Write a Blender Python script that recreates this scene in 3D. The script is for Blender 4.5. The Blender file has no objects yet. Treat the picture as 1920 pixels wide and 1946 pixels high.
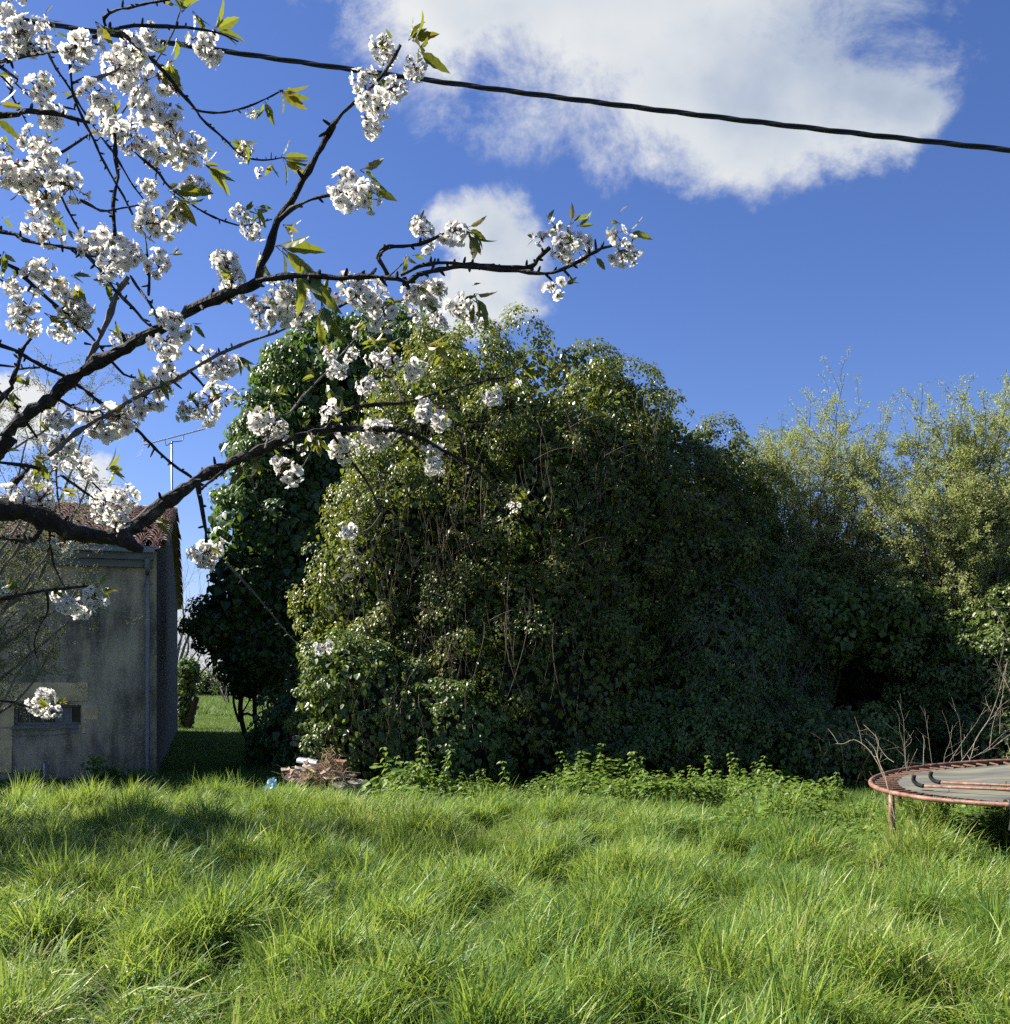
import bpy, math, random
import numpy as np
from mathutils import Vector, Matrix
R = math.radians
S = bpy.context.scene
COL = S.collection
rng = np.random.default_rng(11)
HZ = 1290.0      # image row of the eye level in the 1920 px wide picture
EYE = 1.6

def at(px, py, D):
    return np.array([(px-960.0)/1920.0*D, D, EYE+(HZ-py)/1920.0*D])

# ------------------------------------------------------------------ helpers
def tag(o, label=None, cat=None, group=None, kind=None):
    if label: o['label'] = label
    if cat: o['category'] = cat
    if group: o['group'] = group
    if kind: o['kind'] = kind
    return o

def thing(name, loc, label, cat, group=None, rz=0.0):
    o = bpy.data.objects.new(name, None); COL.objects.link(o)
    o.location = loc; o.rotation_euler = (0, 0, rz); o.empty_display_size = .2
    return tag(o, label, cat, group)

class MB:
    """collects verts / faces of one mesh, with a material slot and a tint per face"""
    def __init__(s): s.V=[]; s.F={}; s.n=0
    def add(s, V, Fs, mat=0, tint=0.5):
        V=np.asarray(V,float).reshape(-1,3)
        for F in (Fs if isinstance(Fs,list) else [Fs]):
            F=np.asarray(F,np.int64)
            if F.ndim==1: F=F[None]
            t=np.broadcast_to(np.asarray(tint,float),(len(F),)) if np.ndim(tint)==0 or len(tint)==len(F) else np.full(len(F),.5)
            s.F.setdefault(F.shape[1],[]).append((F+s.n, np.full(len(F),mat), t))
        s.V.append(V); s.n+=len(V)
    def mesh(s, name, mats, smooth=False):
        me=bpy.data.meshes.new(name)
        V=np.concatenate(s.V)
        loops=[];starts=[];mi=[];ti=[];off=0
        for k,lst in s.F.items():
            F=np.concatenate([a for a,_,_ in lst]); n=len(F)
            loops.append(F.reshape(-1)); starts.append(off+np.arange(n)*k); off+=n*k
            mi.append(np.concatenate([b for _,b,_ in lst])); ti.append(np.concatenate([c for _,_,c in lst]))
        loops=np.concatenate(loops); starts=np.concatenate(starts); mi=np.concatenate(mi); ti=np.concatenate(ti)
        me.vertices.add(len(V)); me.vertices.foreach_set('co',V.astype(np.float32).reshape(-1))
        me.loops.add(len(loops)); me.loops.foreach_set('vertex_index',loops.astype(np.int32))
        me.polygons.add(len(starts)); me.polygons.foreach_set('loop_start',starts.astype(np.int32))
        me.polygons.foreach_set('material_index',mi.astype(np.int32))
        me.polygons.foreach_set('use_smooth',np.full(len(starts),smooth))
        a=me.attributes.new('tint','FLOAT','FACE'); a.data.foreach_set('value',ti.astype(np.float32))
        for m in (mats if isinstance(mats,(list,tuple)) else [mats]): me.materials.append(m)
        me.update(calc_edges=True); me.validate()
        return me
    def build(s, name, mats, parent=None, smooth=False):
        o=bpy.data.objects.new(name, s.mesh(name,mats,smooth)); COL.objects.link(o)
        if parent: o.parent=parent
        return o

def box(mb, lo, hi, mat=0, rot=None, org=None, tint=.5, jig=0.0):
    lo=np.array(lo,float); hi=np.array(hi,float)
    V=np.array([[lo[0],lo[1],lo[2]],[hi[0],lo[1],lo[2]],[hi[0],hi[1],lo[2]],[lo[0],hi[1],lo[2]],
                [lo[0],lo[1],hi[2]],[hi[0],lo[1],hi[2]],[hi[0],hi[1],hi[2]],[lo[0],hi[1],hi[2]]])
    if jig: V=V+rng.normal(size=V.shape)*jig
    if rot is not None: V=V@np.array(rot).T
    if org is not None: V=V+np.array(org)
    mb.add(V,[[0,3,2,1],[4,5,6,7],[0,1,5,4],[1,2,6,5],[2,3,7,6],[3,0,4,7]],mat,tint)

def bevel_box(mb, size, b=.006, rot=None, org=(0,0,0), mat=0, tint=.5, jig=0.):
    """box with chamfered long edges along x"""
    sx,sy,sz=np.array(size)/2
    prof=[(-sy+b,-sz),(sy-b,-sz),(sy,-sz+b),(sy,sz-b),(sy-b,sz),(-sy+b,sz),(-sy,sz-b),(-sy,-sz+b)]
    V=[]
    for x in (-sx,-sx*.33,sx*.33,sx):
        for (y,z) in prof: V.append((x,y,z))
    V=np.array(V)
    if jig: V=V+rng.normal(size=V.shape)*jig
    if rot is not None: V=V@np.array(rot).T
    V=V+np.array(org)
    F=[]
    for i in range(3):
        for k in range(8):
            F.append([i*8+k,i*8+(k+1)%8,(i+1)*8+(k+1)%8,(i+1)*8+k])
    mb.add(V,[np.array(F),np.array([[7,6,5,4,3,2,1,0],[24+k for k in range(8)]])],mat,tint)

def euler(x,y,z):
    return np.array(Matrix.Rotation(z,3,'Z')@Matrix.Rotation(y,3,'Y')@Matrix.Rotation(x,3,'X'))

def resample(P, step):
    P=np.asarray(P,float)
    # Catmull-Rom smoothing then resample
    Q=np.vstack([2*P[0]-P[1],P,2*P[-1]-P[-2]])
    out=[]
    for i in range(1,len(Q)-2):
        p0,p1,p2,p3=Q[i-1],Q[i],Q[i+1],Q[i+2]
        n=max(2,int(np.linalg.norm(p2[:3]-p1[:3])/step)+1)
        for t in np.linspace(0,1,n,endpoint=False):
            out.append(.5*((2*p1)+(-p0+p2)*t+(2*p0-5*p1+4*p2-p3)*t*t+(-p0+3*p1-3*p2+p3)*t**3))
    out.append(P[-1]); return np.array(out)

def tube(mb, P, rad, sides=6, mat=0, tint=.5, cap=True, jig=0.0):
    P=np.asarray(P,float); n=len(P)
    rad=np.broadcast_to(np.asarray(rad,float),(n,))
    T=np.gradient(P,axis=0); T/=np.linalg.norm(T,axis=1)[:,None]+1e-12
    ref=np.array([0,0,1.]) if abs(T[0,2])<.9 else np.array([1.,0,0])
    U=np.zeros_like(P); u=np.cross(T[0],ref); u/=np.linalg.norm(u); U[0]=u
    for i in range(1,n):
        u=u-T[i]*np.dot(u,T[i]); l=np.linalg.norm(u); u=u/l if l>1e-9 else U[i-1]; U[i]=u
    W=np.cross(T,U)
    a=np.arange(sides)*2*np.pi/sides
    rr=rad[:,None]*np.ones(sides)
    if jig: rr=rr*(1+jig*rng.normal(size=rr.shape))
    V=P[:,None,:]+rr[...,None]*(np.cos(a)[None,:,None]*U[:,None,:]+np.sin(a)[None,:,None]*W[:,None,:])
    i=np.arange(n-1)[:,None]*sides; k=np.arange(sides)[None,:]; k2=(k+1)%sides
    F=np.stack([i+k,i+k2,i+sides+k2,i+sides+k],-1).reshape(-1,4)
    Fs=[F]
    if cap and sides>3: Fs+= [np.arange(sides)[::-1][None],(np.arange(sides)+(n-1)*sides)[None]]
    mb.add(V.reshape(-1,3),Fs,mat,tint)

def tubes3(mb, PP, rad0, rad1, mat=0, tint=.5):
    """many 3-sided tapered tubes at once: PP is (M,K,3)"""
    PP=np.asarray(PP,float); M,K,_=PP.shape
    T=np.gradient(PP,axis=1); T/=np.linalg.norm(T,axis=2)[...,None]+1e-12
    ref=np.where(np.abs(T[...,2:3])<.9,np.array([0,0,1.]),np.array([1.,0,0]))
    U=np.cross(T,ref); U/=np.linalg.norm(U,axis=2)[...,None]+1e-12; W=np.cross(T,U)
    f=np.linspace(0,1,K)[None,:]
    r=(np.asarray(rad0).reshape(-1,1)*(1-f)+np.asarray(rad1).reshape(-1,1)*f)
    a=np.arange(3)*2*np.pi/3
    V=PP[:,:,None,:]+r[:,:,None,None]*(np.cos(a)[None,None,:,None]*U[:,:,None,:]+np.sin(a)[None,None,:,None]*W[:,:,None,:])
    base=(np.arange(M)*K*3)[:,None,None]+(np.arange(K-1)*3)[None,:,None]; k=np.arange(3)[None,None,:]; k2=(k+1)%3
    F=np.stack([base+k,base+k2,base+3+k2,base+3+k],-1).reshape(-1,4)
    t=np.repeat(np.broadcast_to(tint,(M,)),(K-1)*3)
    mb.add(V.reshape(-1,3),F,mat,t)

def unit(v): return v/(np.linalg.norm(v,axis=-1,keepdims=True)+1e-12)
def rdir(n, r=None):
    return unit((r or rng).normal(size=(n,3)))

_nz=[(np.random.default_rng(100+i).normal(size=3),np.random.default_rng(200+i).uniform(0,6.28)) for i in range(24)]
def snoise(P, sc=1.0, oct_=3):
    """smooth noise about -1..1 over points (n,3)"""
    P=np.asarray(P,float)/sc; o=np.zeros(P.shape[:-1]); amp=1.;f=1.
    for q in range(oct_):
        s=0
        for k in range(5):
            w,ph=_nz[(q*5+k)%24]; s=s+np.sin(P@(w*f*1.6)+ph)
        o+=amp*s/2.6; amp*=.5; f*=2.03
    return o/1.5

T_RHOMB=(np.array([(0,0,0),(.45,-.34,.10),(1,0,-.10),(.45,.34,.10)]),[np.array([[0,1,2],[0,2,3]])])
T_IVY=(np.array([(0,0,0),(.12,-.46,.10),(.55,-.40,.06),(1.02,0,-.14),(.55,.40,.06),(.12,.46,.10)]),[np.array([[0,1,2,3],[0,3,4,5]])])
T_NEEDLE=(np.array([(0,0,0),(.4,-.16,.05),(1,0,-.08),(.4,.16,.05)]),[np.array([[0,1,2],[0,2,3]])])

def leaves(mb, P, N, A, L, W=None, T=T_RHOMB, mat=0, tint=None):
    """leaf per point: P base, N leaf normal, A wanted tip direction, L length"""
    N=unit(N); A=unit(A-N*(A*N).sum(-1,keepdims=True)); B=np.cross(N,A)
    tv,tf=T; n=len(P); L=np.broadcast_to(L,(n,)); W=L if W is None else np.broadcast_to(W,(n,))
    V=P[:,None,:]+tv[None,:,0,None]*(A*L[:,None])[:,None,:]+tv[None,:,1,None]*(B*W[:,None])[:,None,:]+tv[None,:,2,None]*(N*L[:,None])[:,None,:]
    k=len(tv); Fs=[]
    if tint is None: tint=rng.uniform(0,1,n)
    off=(np.arange(n)*k)[:,None,None]
    for f in tf:
        F=(f[None]+off).reshape(-1,f.shape[1]); Fs.append(F)
    t=np.repeat(tint,tf[0].shape[0])
    mb.add(V.reshape(-1,3),Fs,mat,t)

# blobs: list of (centre(3), radii(3))
def blob_val(P, blobs):
    v=np.full(len(P),9.)
    for c,r in blobs:
        v=np.minimum(v,np.linalg.norm((P-np.array(c))/np.array(r),axis=1))
    return v

def surface_points(blobs, dens, r, back=.3, zmin=.05, amp=.10, nsc=1.2):
    out=[];nor=[]
    for i,(c,rad) in enumerate(blobs):
        c=np.array(c);rad=np.array(rad)
        p=1.6; a,b,d=rad
        area=4*np.pi*(((a*b)**p+(a*d)**p+(b*d)**p)/3)**(1/p)
        n=int(area*dens)
        q=rdir(n,r)
        nn=unit(q/rad)
        P=c+q*rad*(1+amp*snoise(c+q*rad,nsc,3))[:,None]
        others=[b for j,b in enumerate(blobs) if j!=i]
        ok=P[:,2]>zmin
        if others: ok&=blob_val(P,others)>.86
        view=unit(np.array([0,0,EYE])-P)
        face=(view*nn).sum(1)>-.15
        ok&=face|(r.uniform(size=n)<back)
        out.append(P[ok]);nor.append(nn[ok])
    return np.concatenate(out),np.concatenate(nor)

def clump_leaves(C, Nn, rad, per, r, up=.45, spread=.5):
    n=len(C); rad=np.broadcast_to(rad,(n,))
    per=np.maximum(3,(per*(rad/np.mean(rad))**2)).astype(int)
    idx=np.repeat(np.arange(n),per); m=len(idx)
    d=unit(rdir(m,r)+.75*Nn[idx]+np.array([0,0,.25]))
    P=C[idx]+d*(rad[idx]*r.uniform(.35,1.05,m)**.6)[:,None]*np.array([1,1,.85])
    N=unit(d*.55+Nn[idx]*.25+np.array([0,0,up])+spread*rdir(m,r))
    A=np.array([0,0,-.9])+.55*d+.55*rdir(m,r)
    return P,N,A,idx

def lumps(blobs, dens, rr, r, push=.08):
    """big leafy lobes over the blobs' surface, so the outline is uneven and has deep gaps"""
    C,N=surface_points(blobs,dens,r,back=.4,amp=.08)
    out=[]
    for c,n in zip(C,N):
        q=rr[0]+(rr[1]-rr[0])*r.uniform()**1.5
        out.append((c-n*q*.68+n*push*r.normal()*.5,np.array([q,q,q*r.uniform(.75,1.15)])))
    return out
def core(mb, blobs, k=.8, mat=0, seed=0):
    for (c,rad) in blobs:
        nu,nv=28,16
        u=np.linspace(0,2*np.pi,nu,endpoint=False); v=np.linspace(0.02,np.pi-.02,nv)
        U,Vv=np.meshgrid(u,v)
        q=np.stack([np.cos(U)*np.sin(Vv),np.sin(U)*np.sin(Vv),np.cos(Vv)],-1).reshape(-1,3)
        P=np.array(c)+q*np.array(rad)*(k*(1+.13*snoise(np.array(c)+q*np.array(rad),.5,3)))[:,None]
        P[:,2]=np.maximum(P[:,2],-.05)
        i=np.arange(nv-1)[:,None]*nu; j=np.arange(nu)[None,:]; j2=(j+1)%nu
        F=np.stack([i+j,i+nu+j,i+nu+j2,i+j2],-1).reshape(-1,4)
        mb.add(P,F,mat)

# ------------------------------------------------------------------ materials
def newmat(name):
    m=bpy.data.materials.new(name); m.use_nodes=True
    nt=m.node_tree; nt.nodes.clear()
    out=nt.nodes.new('ShaderNodeOutputMaterial')
    return m,nt,out
def nd(nt,t,**k):
    n=nt.nodes.new(t)
    for a,b in k.items(): setattr(n,a,b)
    return n
def ramp(nt, stops, src=None):
    n=nt.nodes.new('ShaderNodeValToRGB'); e=n.color_ramp.elements
    while len(e)<len(stops): e.new(.5)
    for el,(p,c) in zip(e,stops): el.position=p; el.color=(*c,1)
    if src is not None: nt.links.new(src,n.inputs[0])
    return n
def prin(nt, **k):
    p=nt.nodes.new('ShaderNodeBsdfPrincipled')
    for a,b in k.items(): p.inputs[a.replace('_',' ')].default_value=b
    return p

def leafmat(name, stops, rough=.42, spec=.5, trans=.35, tcol=(.22,.33,.04), wsc=.8, wamt=.35, inst=0.):
    m,nt,out=newmat(name); L=nt.links.new
    a=nd(nt,'ShaderNodeAttribute',attribute_name='tint')
    g=nd(nt,'ShaderNodeNewGeometry')
    nz=nd(nt,'ShaderNodeTexNoise'); nz.inputs['Scale'].default_value=wsc; nz.inputs['Detail'].default_value=3
    L(g.outputs['Position'],nz.inputs['Vector'])
    mx=nd(nt,'ShaderNodeMath',operation='MULTIPLY_ADD'); L(nz.outputs['Fac'],mx.inputs[0]); mx.inputs[1].default_value=2*wamt; mx.inputs[2].default_value=-wamt
    ad=nd(nt,'ShaderNodeMath',operation='ADD',use_clamp=True); L(a.outputs['Fac'],ad.inputs[0]); L(mx.outputs[0],ad.inputs[1])
    if inst:
        oi=nd(nt,'ShaderNodeObjectInfo'); mo=nd(nt,'ShaderNodeMath',operation='MULTIPLY_ADD'); L(oi.outputs['Random'],mo.inputs[0]); mo.inputs[1].default_value=2*inst; mo.inputs[2].default_value=-inst
        a2=nd(nt,'ShaderNodeMath',operation='ADD',use_clamp=True); L(ad.outputs[0],a2.inputs[0]); L(mo.outputs[0],a2.inputs[1]); ad=a2
    rp=ramp(nt,stops,ad.outputs[0])
    p=prin(nt,Roughness=rough,Specular_IOR_Level=spec); L(rp.outputs[0],p.inputs['Base Color'])
    t=nd(nt,'ShaderNodeBsdfTranslucent')
    mc=nd(nt,'ShaderNodeMix',data_type='RGBA',blend_type='MULTIPLY'); mc.inputs[0].default_value=1
    sc=nd(nt,'ShaderNodeMix',data_type='RGBA'); sc.inputs[0].default_value=.55
    L(rp.outputs[0],sc.inputs[6]); sc.inputs[7].default_value=(*tcol,1)
    L(sc.outputs[2],t.inputs['Color'])
    ms=nd(nt,'ShaderNodeMixShader'); ms.inputs[0].default_value=trans
    L(p.outputs[0],ms.inputs[1]); L(t.outputs[0],ms.inputs[2]); L(ms.outputs[0],out.inputs[0])
    nt.nodes.remove(mc)
    return m

def roughmat(name, stops, scale=6., detail=6., rough=.85, bump=.3, bscale=None, stretch=(1,1,1), spec=.3, coords='Object', dist=.01, metallic=0.):
    m,nt,out=newmat(name); L=nt.links.new
    tc=nd(nt,'ShaderNodeTexCoord'); mp=nd(nt,'ShaderNodeMapping'); mp.inputs['Scale'].default_value=stretch
    L(tc.outputs[coords],mp.inputs[0])
    nz=nd(nt,'ShaderNodeTexNoise'); nz.inputs['Scale'].default_value=scale; nz.inputs['Detail'].default_value=detail; nz.inputs['Roughness'].default_value=.65
    L(mp.outputs[0],nz.inputs['Vector'])
    rp=ramp(nt,stops,nz.outputs['Fac'])
    p=prin(nt,Roughness=rough,Specular_IOR_Level=spec,Metallic=metallic); L(rp.outputs[0],p.inputs['Base Color'])
    b=nd(nt,'ShaderNodeBump'); b.inputs['Strength'].default_value=bump; b.inputs['Distance'].default_value=dist
    n2=nd(nt,'ShaderNodeTexNoise'); n2.inputs['Scale'].default_value=bscale or scale*4; n2.inputs['Detail'].default_value=5
    L(mp.outputs[0],n2.inputs['Vector']); L(n2.outputs['Fac'],b.inputs['Height']); L(b.outputs[0],p.inputs['Normal'])
    L(p.outputs[0],out.inputs[0])
    return m

M={}
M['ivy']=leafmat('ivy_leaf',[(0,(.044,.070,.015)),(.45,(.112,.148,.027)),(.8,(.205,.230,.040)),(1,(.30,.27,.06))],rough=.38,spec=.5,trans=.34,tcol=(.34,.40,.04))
M['ivydark']=leafmat('dark_glossy_leaf',[(0,(.036,.078,.024)),(.6,(.080,.140,.036)),(1,(.15,.21,.05))],rough=.42,spec=.48,trans=.28,tcol=(.24,.38,.05))
M['bramble']=leafmat('bramble_leaf',[(0,(.050,.090,.022)),(.5,(.120,.170,.042)),(1,(.22,.27,.08))],rough=.40,spec=.48,trans=.34,tcol=(.30,.40,.05))
M['bud']=leafmat('young_leaf',[(0,(.15,.18,.045)),(.5,(.31,.34,.12)),(1,(.47,.47,.24))],rough=.5,spec=.35,trans=.42,tcol=(.46,.56,.14))
M['palebud']=leafmat('pale_bud_leaf',[(0,(.10,.12,.06)),(.5,(.18,.19,.10)),(1,(.30,.30,.18))],rough=.6,spec=.3,trans=.35,tcol=(.35,.38,.16))
M['nettle']=leafmat('nettle_leaf',[(0,(.07,.14,.02)),(.5,(.13,.21,.035)),(1,(.22,.30,.08))],rough=.5,spec=.35,trans=.4,tcol=(.36,.48,.06))
M['grass']=leafmat('grass_blade',[(0,(.040,.115,.030)),(.3,(.098,.198,.042)),(.65,(.210,.318,.062)),(.9,(.36,.42,.11)),(1,(.48,.43,.22))],rough=.45,spec=.32,trans=.40,tcol=(.48,.60,.07),wsc=.75,wamt=.6,inst=.22)
M['lawn']=leafmat('short_grass',[(0,(.05,.11,.015)),(.5,(.09,.16,.025)),(1,(.17,.23,.05))],rough=.5,spec=.35,trans=.35,tcol=(.26,.38,.05),wsc=.2,wamt=.4)
M['cherryleaf']=leafmat('cherry_leaf',[(0,(.15,.065,.022)),(.25,(.10,.085,.016)),(.5,(.070,.105,.018)),(.8,(.10,.14,.020)),(1,(.22,.15,.02))],rough=.38,spec=.45,trans=.42,tcol=(.38,.40,.03),wsc=3.,wamt=.2)
M['darkcore']=roughmat('thicket_shade_dark',[(.3,(.006,.008,.003)),(.7,(.016,.018,.007))],scale=5)  # near-black colour stands in for the shade deep inside foliage
M['stem']=roughmat('dry_vine_stem',[(.3,(.055,.040,.026)),(.7,(.115,.085,.055))],scale=9)
M['twig']=roughmat('grey_twig',[(.3,(.10,.085,.065)),(.7,(.20,.175,.14))],scale=9)
M['dead']=roughmat('bleached_dead_stem',[(.3,(.22,.17,.12)),(.7,(.40,.33,.25))],scale=14)
M['bark']=roughmat('cherry_bark',[(.30,(.010,.008,.007)),(.50,(.026,.020,.017)),(.60,(.045,.040,.030)),(.68,(.15,.15,.115)),(.80,(.085,.085,.03))],scale=30,detail=8,rough=.85,bump=1.,bscale=110,dist=.006)
M['greybark']=roughmat('grey_bark',[(.3,(.07,.06,.05)),(.6,(.15,.135,.115)),(.75,(.24,.23,.19))],scale=24,detail=8,rough=.85,bump=.7,bscale=90,dist=.003)
M['darkbark']=roughmat('dark_trunk_bark',[(.3,(.02,.017,.014)),(.7,(.06,.05,.04))],scale=12)
# ------------------------------------------------------------------ camera, light, sky
cam=bpy.data.cameras.new('camera'); co=bpy.data.objects.new('camera',cam); COL.objects.link(co)
co.location=(0,0,EYE); co.rotation_euler=(R(90),0,0)
cam.sensor_fit='HORIZONTAL'; cam.sensor_width=36; cam.lens=36; cam.shift_y=(HZ-973)/1920; cam.clip_start=.05; cam.clip_end=3000
S.camera=co
SUN_AZ=R(-76); SUN_EL=R(41)      # azimuth from +Y, negative = towards -X
sd=np.array([math.sin(SUN_AZ)*math.cos(SUN_EL),math.cos(SUN_AZ)*math.cos(SUN_EL),math.sin(SUN_EL)])
sl=bpy.data.lights.new('sun','SUN'); sl.energy=5.0; sl.angle=R(.53); sl.color=(1,.945,.84)
so=bpy.data.objects.new('sun',sl); COL.objects.link(so); so.rotation_euler=Vector(sd).to_track_quat('Z','Y').to_euler(); so.location=(-10,10,20)

W=bpy.data.worlds.new("World"); S.world=W; W.use_nodes=True
nt=W.node_tree; nt.nodes.clear(); L=nt.links.new
out=nd(nt,'ShaderNodeOutputWorld'); bg=nd(nt,'ShaderNodeBackground'); bg.inputs[1].default_value=.055; L(bg.outputs[0],out.inputs[0])
sky=nd(nt,'ShaderNodeTexSky'); sky.sky_type='NISHITA'; sky.sun_disc=False; sky.sun_elevation=SUN_EL; sky.sun_rotation=SUN_AZ
sky.altitude=50; sky.air_density=1.0; sky.dust_density=.35; sky.ozone_density=2.2
tc=nd(nt,'ShaderNodeTexCoord'); sp=nd(nt,'ShaderNodeSeparateXYZ'); L(tc.outputs['Generated'],sp.inputs[0])
def mth(op,a,b=None,c=None,clamp=False):
    n=nd(nt,'ShaderNodeMath',operation=op,use_clamp=clamp)
    for i,x in enumerate((a,b,c)):
        if x is None: continue
        if isinstance(x,(int,float)): n.inputs[i].default_value=x
        else: L(x,n.inputs[i])
    return n.outputs[0]
ys=mth('MAXIMUM',sp.outputs[1],.02)
u=mth('DIVIDE',sp.outputs[0],ys); v=mth('DIVIDE',sp.outputs[2],ys)
cv=nd(nt,'ShaderNodeCombineXYZ'); L(u,cv.inputs[0]); L(v,cv.inputs[1])
# warp
wn=nd(nt,'ShaderNodeTexNoise'); wn.inputs['Scale'].default_value=5.5; wn.inputs['Detail'].default_value=6; wn.inputs['Roughness'].default_value=.6; L(cv.outputs[0],wn.inputs['Vector'])
ws=nd(nt,'ShaderNodeVectorMath',operation='MULTIPLY_ADD'); L(wn.outputs['Color'],ws.inputs[0]); ws.inputs[1].default_value=(.16,.16,0); ws.inputs[2].default_value=(-.08,-.08,0)
wv=nd(nt,'ShaderNodeVectorMath',operation='ADD'); L(cv.outputs[0],wv.inputs[0]); L(ws.outputs[0],wv.inputs[1])
def ell(px,py,rx,ry):
    a=nd(nt,'ShaderNodeVectorMath',operation='SUBTRACT'); L(wv.outputs[0],a.inputs[0]); a.inputs[1].default_value=((px-960)/1920,(HZ-py)/1920,0)
    b=nd(nt,'ShaderNodeVectorMath',operation='DIVIDE'); L(a.outputs[0],b.inputs[0]); b.inputs[1].default_value=(rx/1920,ry/1920,1)
    l=nd(nt,'ShaderNodeVectorMath',operation='LENGTH'); L(b.outputs[0],l.inputs[0])
    return mth('SUBTRACT',1,l.outputs['Value'])
def smax(a,b): 
    n=nd(nt,'ShaderNodeMath',operation='SMOOTH_MAX'); L(a,n.inputs[0]); L(b,n.inputs[1]); n.inputs[2].default_value=.25; return n.outputs[0]
ells=[ell(1200,-80,545,370),ell(1400,165,370,190),ell(905,10,250,145),ell(1660,200,150,110),
      ell(930,480,118,138),ell(900,585,150,58),
      ell(40,800,130,60),ell(160,935,90,50),ell(330,1230,330,110),ell(-300,600,260,140),ell(2600,300,400,200)]
f=ells[0]
for e in ells[1:]: f=smax(f,e)
n1=nd(nt,'ShaderNodeTexNoise'); n1.inputs['Scale'].default_value=9.; n1.inputs['Detail'].default_value=10; n1.inputs['Roughness'].default_value=.68; n1.inputs['Distortion'].default_value=.35; L(cv.outputs[0],n1.inputs['Vector'])
f2=mth('MULTIPLY_ADD',n1.outputs['Fac'],1.45,-.76); f3=mth('ADD',f,f2)
mr=nd(nt,'ShaderNodeMapRange',interpolation_type='SMOOTHSTEP'); L(f3,mr.inputs[0]); mr.inputs[1].default_value=-.12; mr.inputs[2].default_value=.46; mr.inputs[3].default_value=0; mr.inputs[4].default_value=.96
fy=mth('GREATER_THAN',sp.outputs[1],.05); alpha=mth('MULTIPLY',mr.outputs[0],fy)
# brightness inside: thick middle and right side greyer, lit from the sun side
n2=nd(nt,'ShaderNodeTexNoise'); n2.inputs['Scale'].default_value=3.6; n2.inputs['Detail'].default_value=5; L(cv.outputs[0],n2.inputs['Vector'])
th=mth('MULTIPLY_ADD',f3,.45,-.20); sh=mth('ADD',mth('MULTIPLY_ADD',n2.outputs['Fac'],2.7,-1.14),th); sh=mth('ADD',sh,mth('MULTIPLY_ADD',n1.outputs['Fac'],-.7,.36)); sh=mth('ADD',sh,mth('MULTIPLY',u,1.0))
cr=ramp(nt,[(.0,(5.9,6.0,6.0)),(.35,(4.9,5.2,5.5)),(.7,(3.4,3.9,4.7)),(1,(2.6,3.1,4.0))],sh)
hs=nd(nt,'ShaderNodeHueSaturation'); hs.inputs['Saturation'].default_value=1.12; hs.inputs['Value'].default_value=1.0; L(sky.outputs[0],hs.inputs['Color'])
tn=nd(nt,'ShaderNodeMix',data_type='RGBA',blend_type='MULTIPLY'); tn.inputs[0].default_value=1; L(hs.outputs[0],tn.inputs[6]); tn.inputs[7].default_value=(.74,.76,1.06,1)
mix=nd(nt,'ShaderNodeMix',data_type='RGBA'); L(alpha,mix.inputs[0]); L(tn.outputs[2],mix.inputs[6]); L(cr.outputs[0],mix.inputs[7])
L(mix.outputs[2],bg.inputs[0])
S.view_settings.view_transform='Standard'; S.view_settings.look='None'; S.view_settings.gamma=1; S.view_settings.exposure=1.4
S.cycles.max_bounces=5; S.cycles.diffuse_bounces=3; S.cycles.glossy_bounces=2; S.cycles.transmission_bounces=4; S.cycles.transparent_max_bounces=4
S.cycles.caustics_reflective=False; S.cycles.caustics_refractive=False; S.cycles.use_denoising=False
S.cycles.use_adaptive_sampling=True; S.cycles.adaptive_threshold=.018

# ------------------------------------------------------------------ ground
def gz(x,y):
    x=np.asarray(x,float);y=np.asarray(y,float)
    P=np.stack([x,y,0*x],-1)
    fade=np.clip((17-y)/6,0,1)
    return (.15*snoise(P+np.array([3.,3.,0]),.30,2)*np.clip((12.8-y)/1.5,0,1)+.08*snoise(P+7,2.4,1))*fade+.02*snoise(P,3.,2)+.22*np.clip((12.2-y)/2.,0,1)-.08*fade
def grid(mb,xs,ys,fz,mat=0):
    X,Y=np.meshgrid(xs,ys); Z=fz(X.reshape(-1),Y.reshape(-1)); V=np.stack([X.reshape(-1),Y.reshape(-1),Z],-1)
    nx=len(xs); i=np.arange(len(ys)-1)[:,None]*nx; j=np.arange(nx-1)[None]
    mb.add(V,np.stack([i+j,i+j+1,i+nx+j+1,i+nx+j],-1).reshape(-1,4),mat)
mb=MB()
xs=np.concatenate([np.linspace(-900,-30,12),np.linspace(-28,-9,30),np.linspace(-8.8,8.8,270),np.linspace(9,28,30),np.linspace(30,900,12)])
ys=np.concatenate([np.linspace(-60,0,8),np.linspace(.5,2.5,8),np.linspace(2.6,13,170),np.linspace(13.3,32,50),np.linspace(34,120,30),np.linspace(150,1500,14)])
grid(mb,xs,ys,gz)
M['soil']=roughmat('grassy_soil',[(.3,(.014,.020,.007)),(.6,(.03,.042,.013)),(.8,(.05,.06,.02))],scale=3.,detail=8,bump=.6,bscale=40)
g=mb.build('ground',M['soil'],smooth=True); tag(g,kind='structure')

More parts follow.
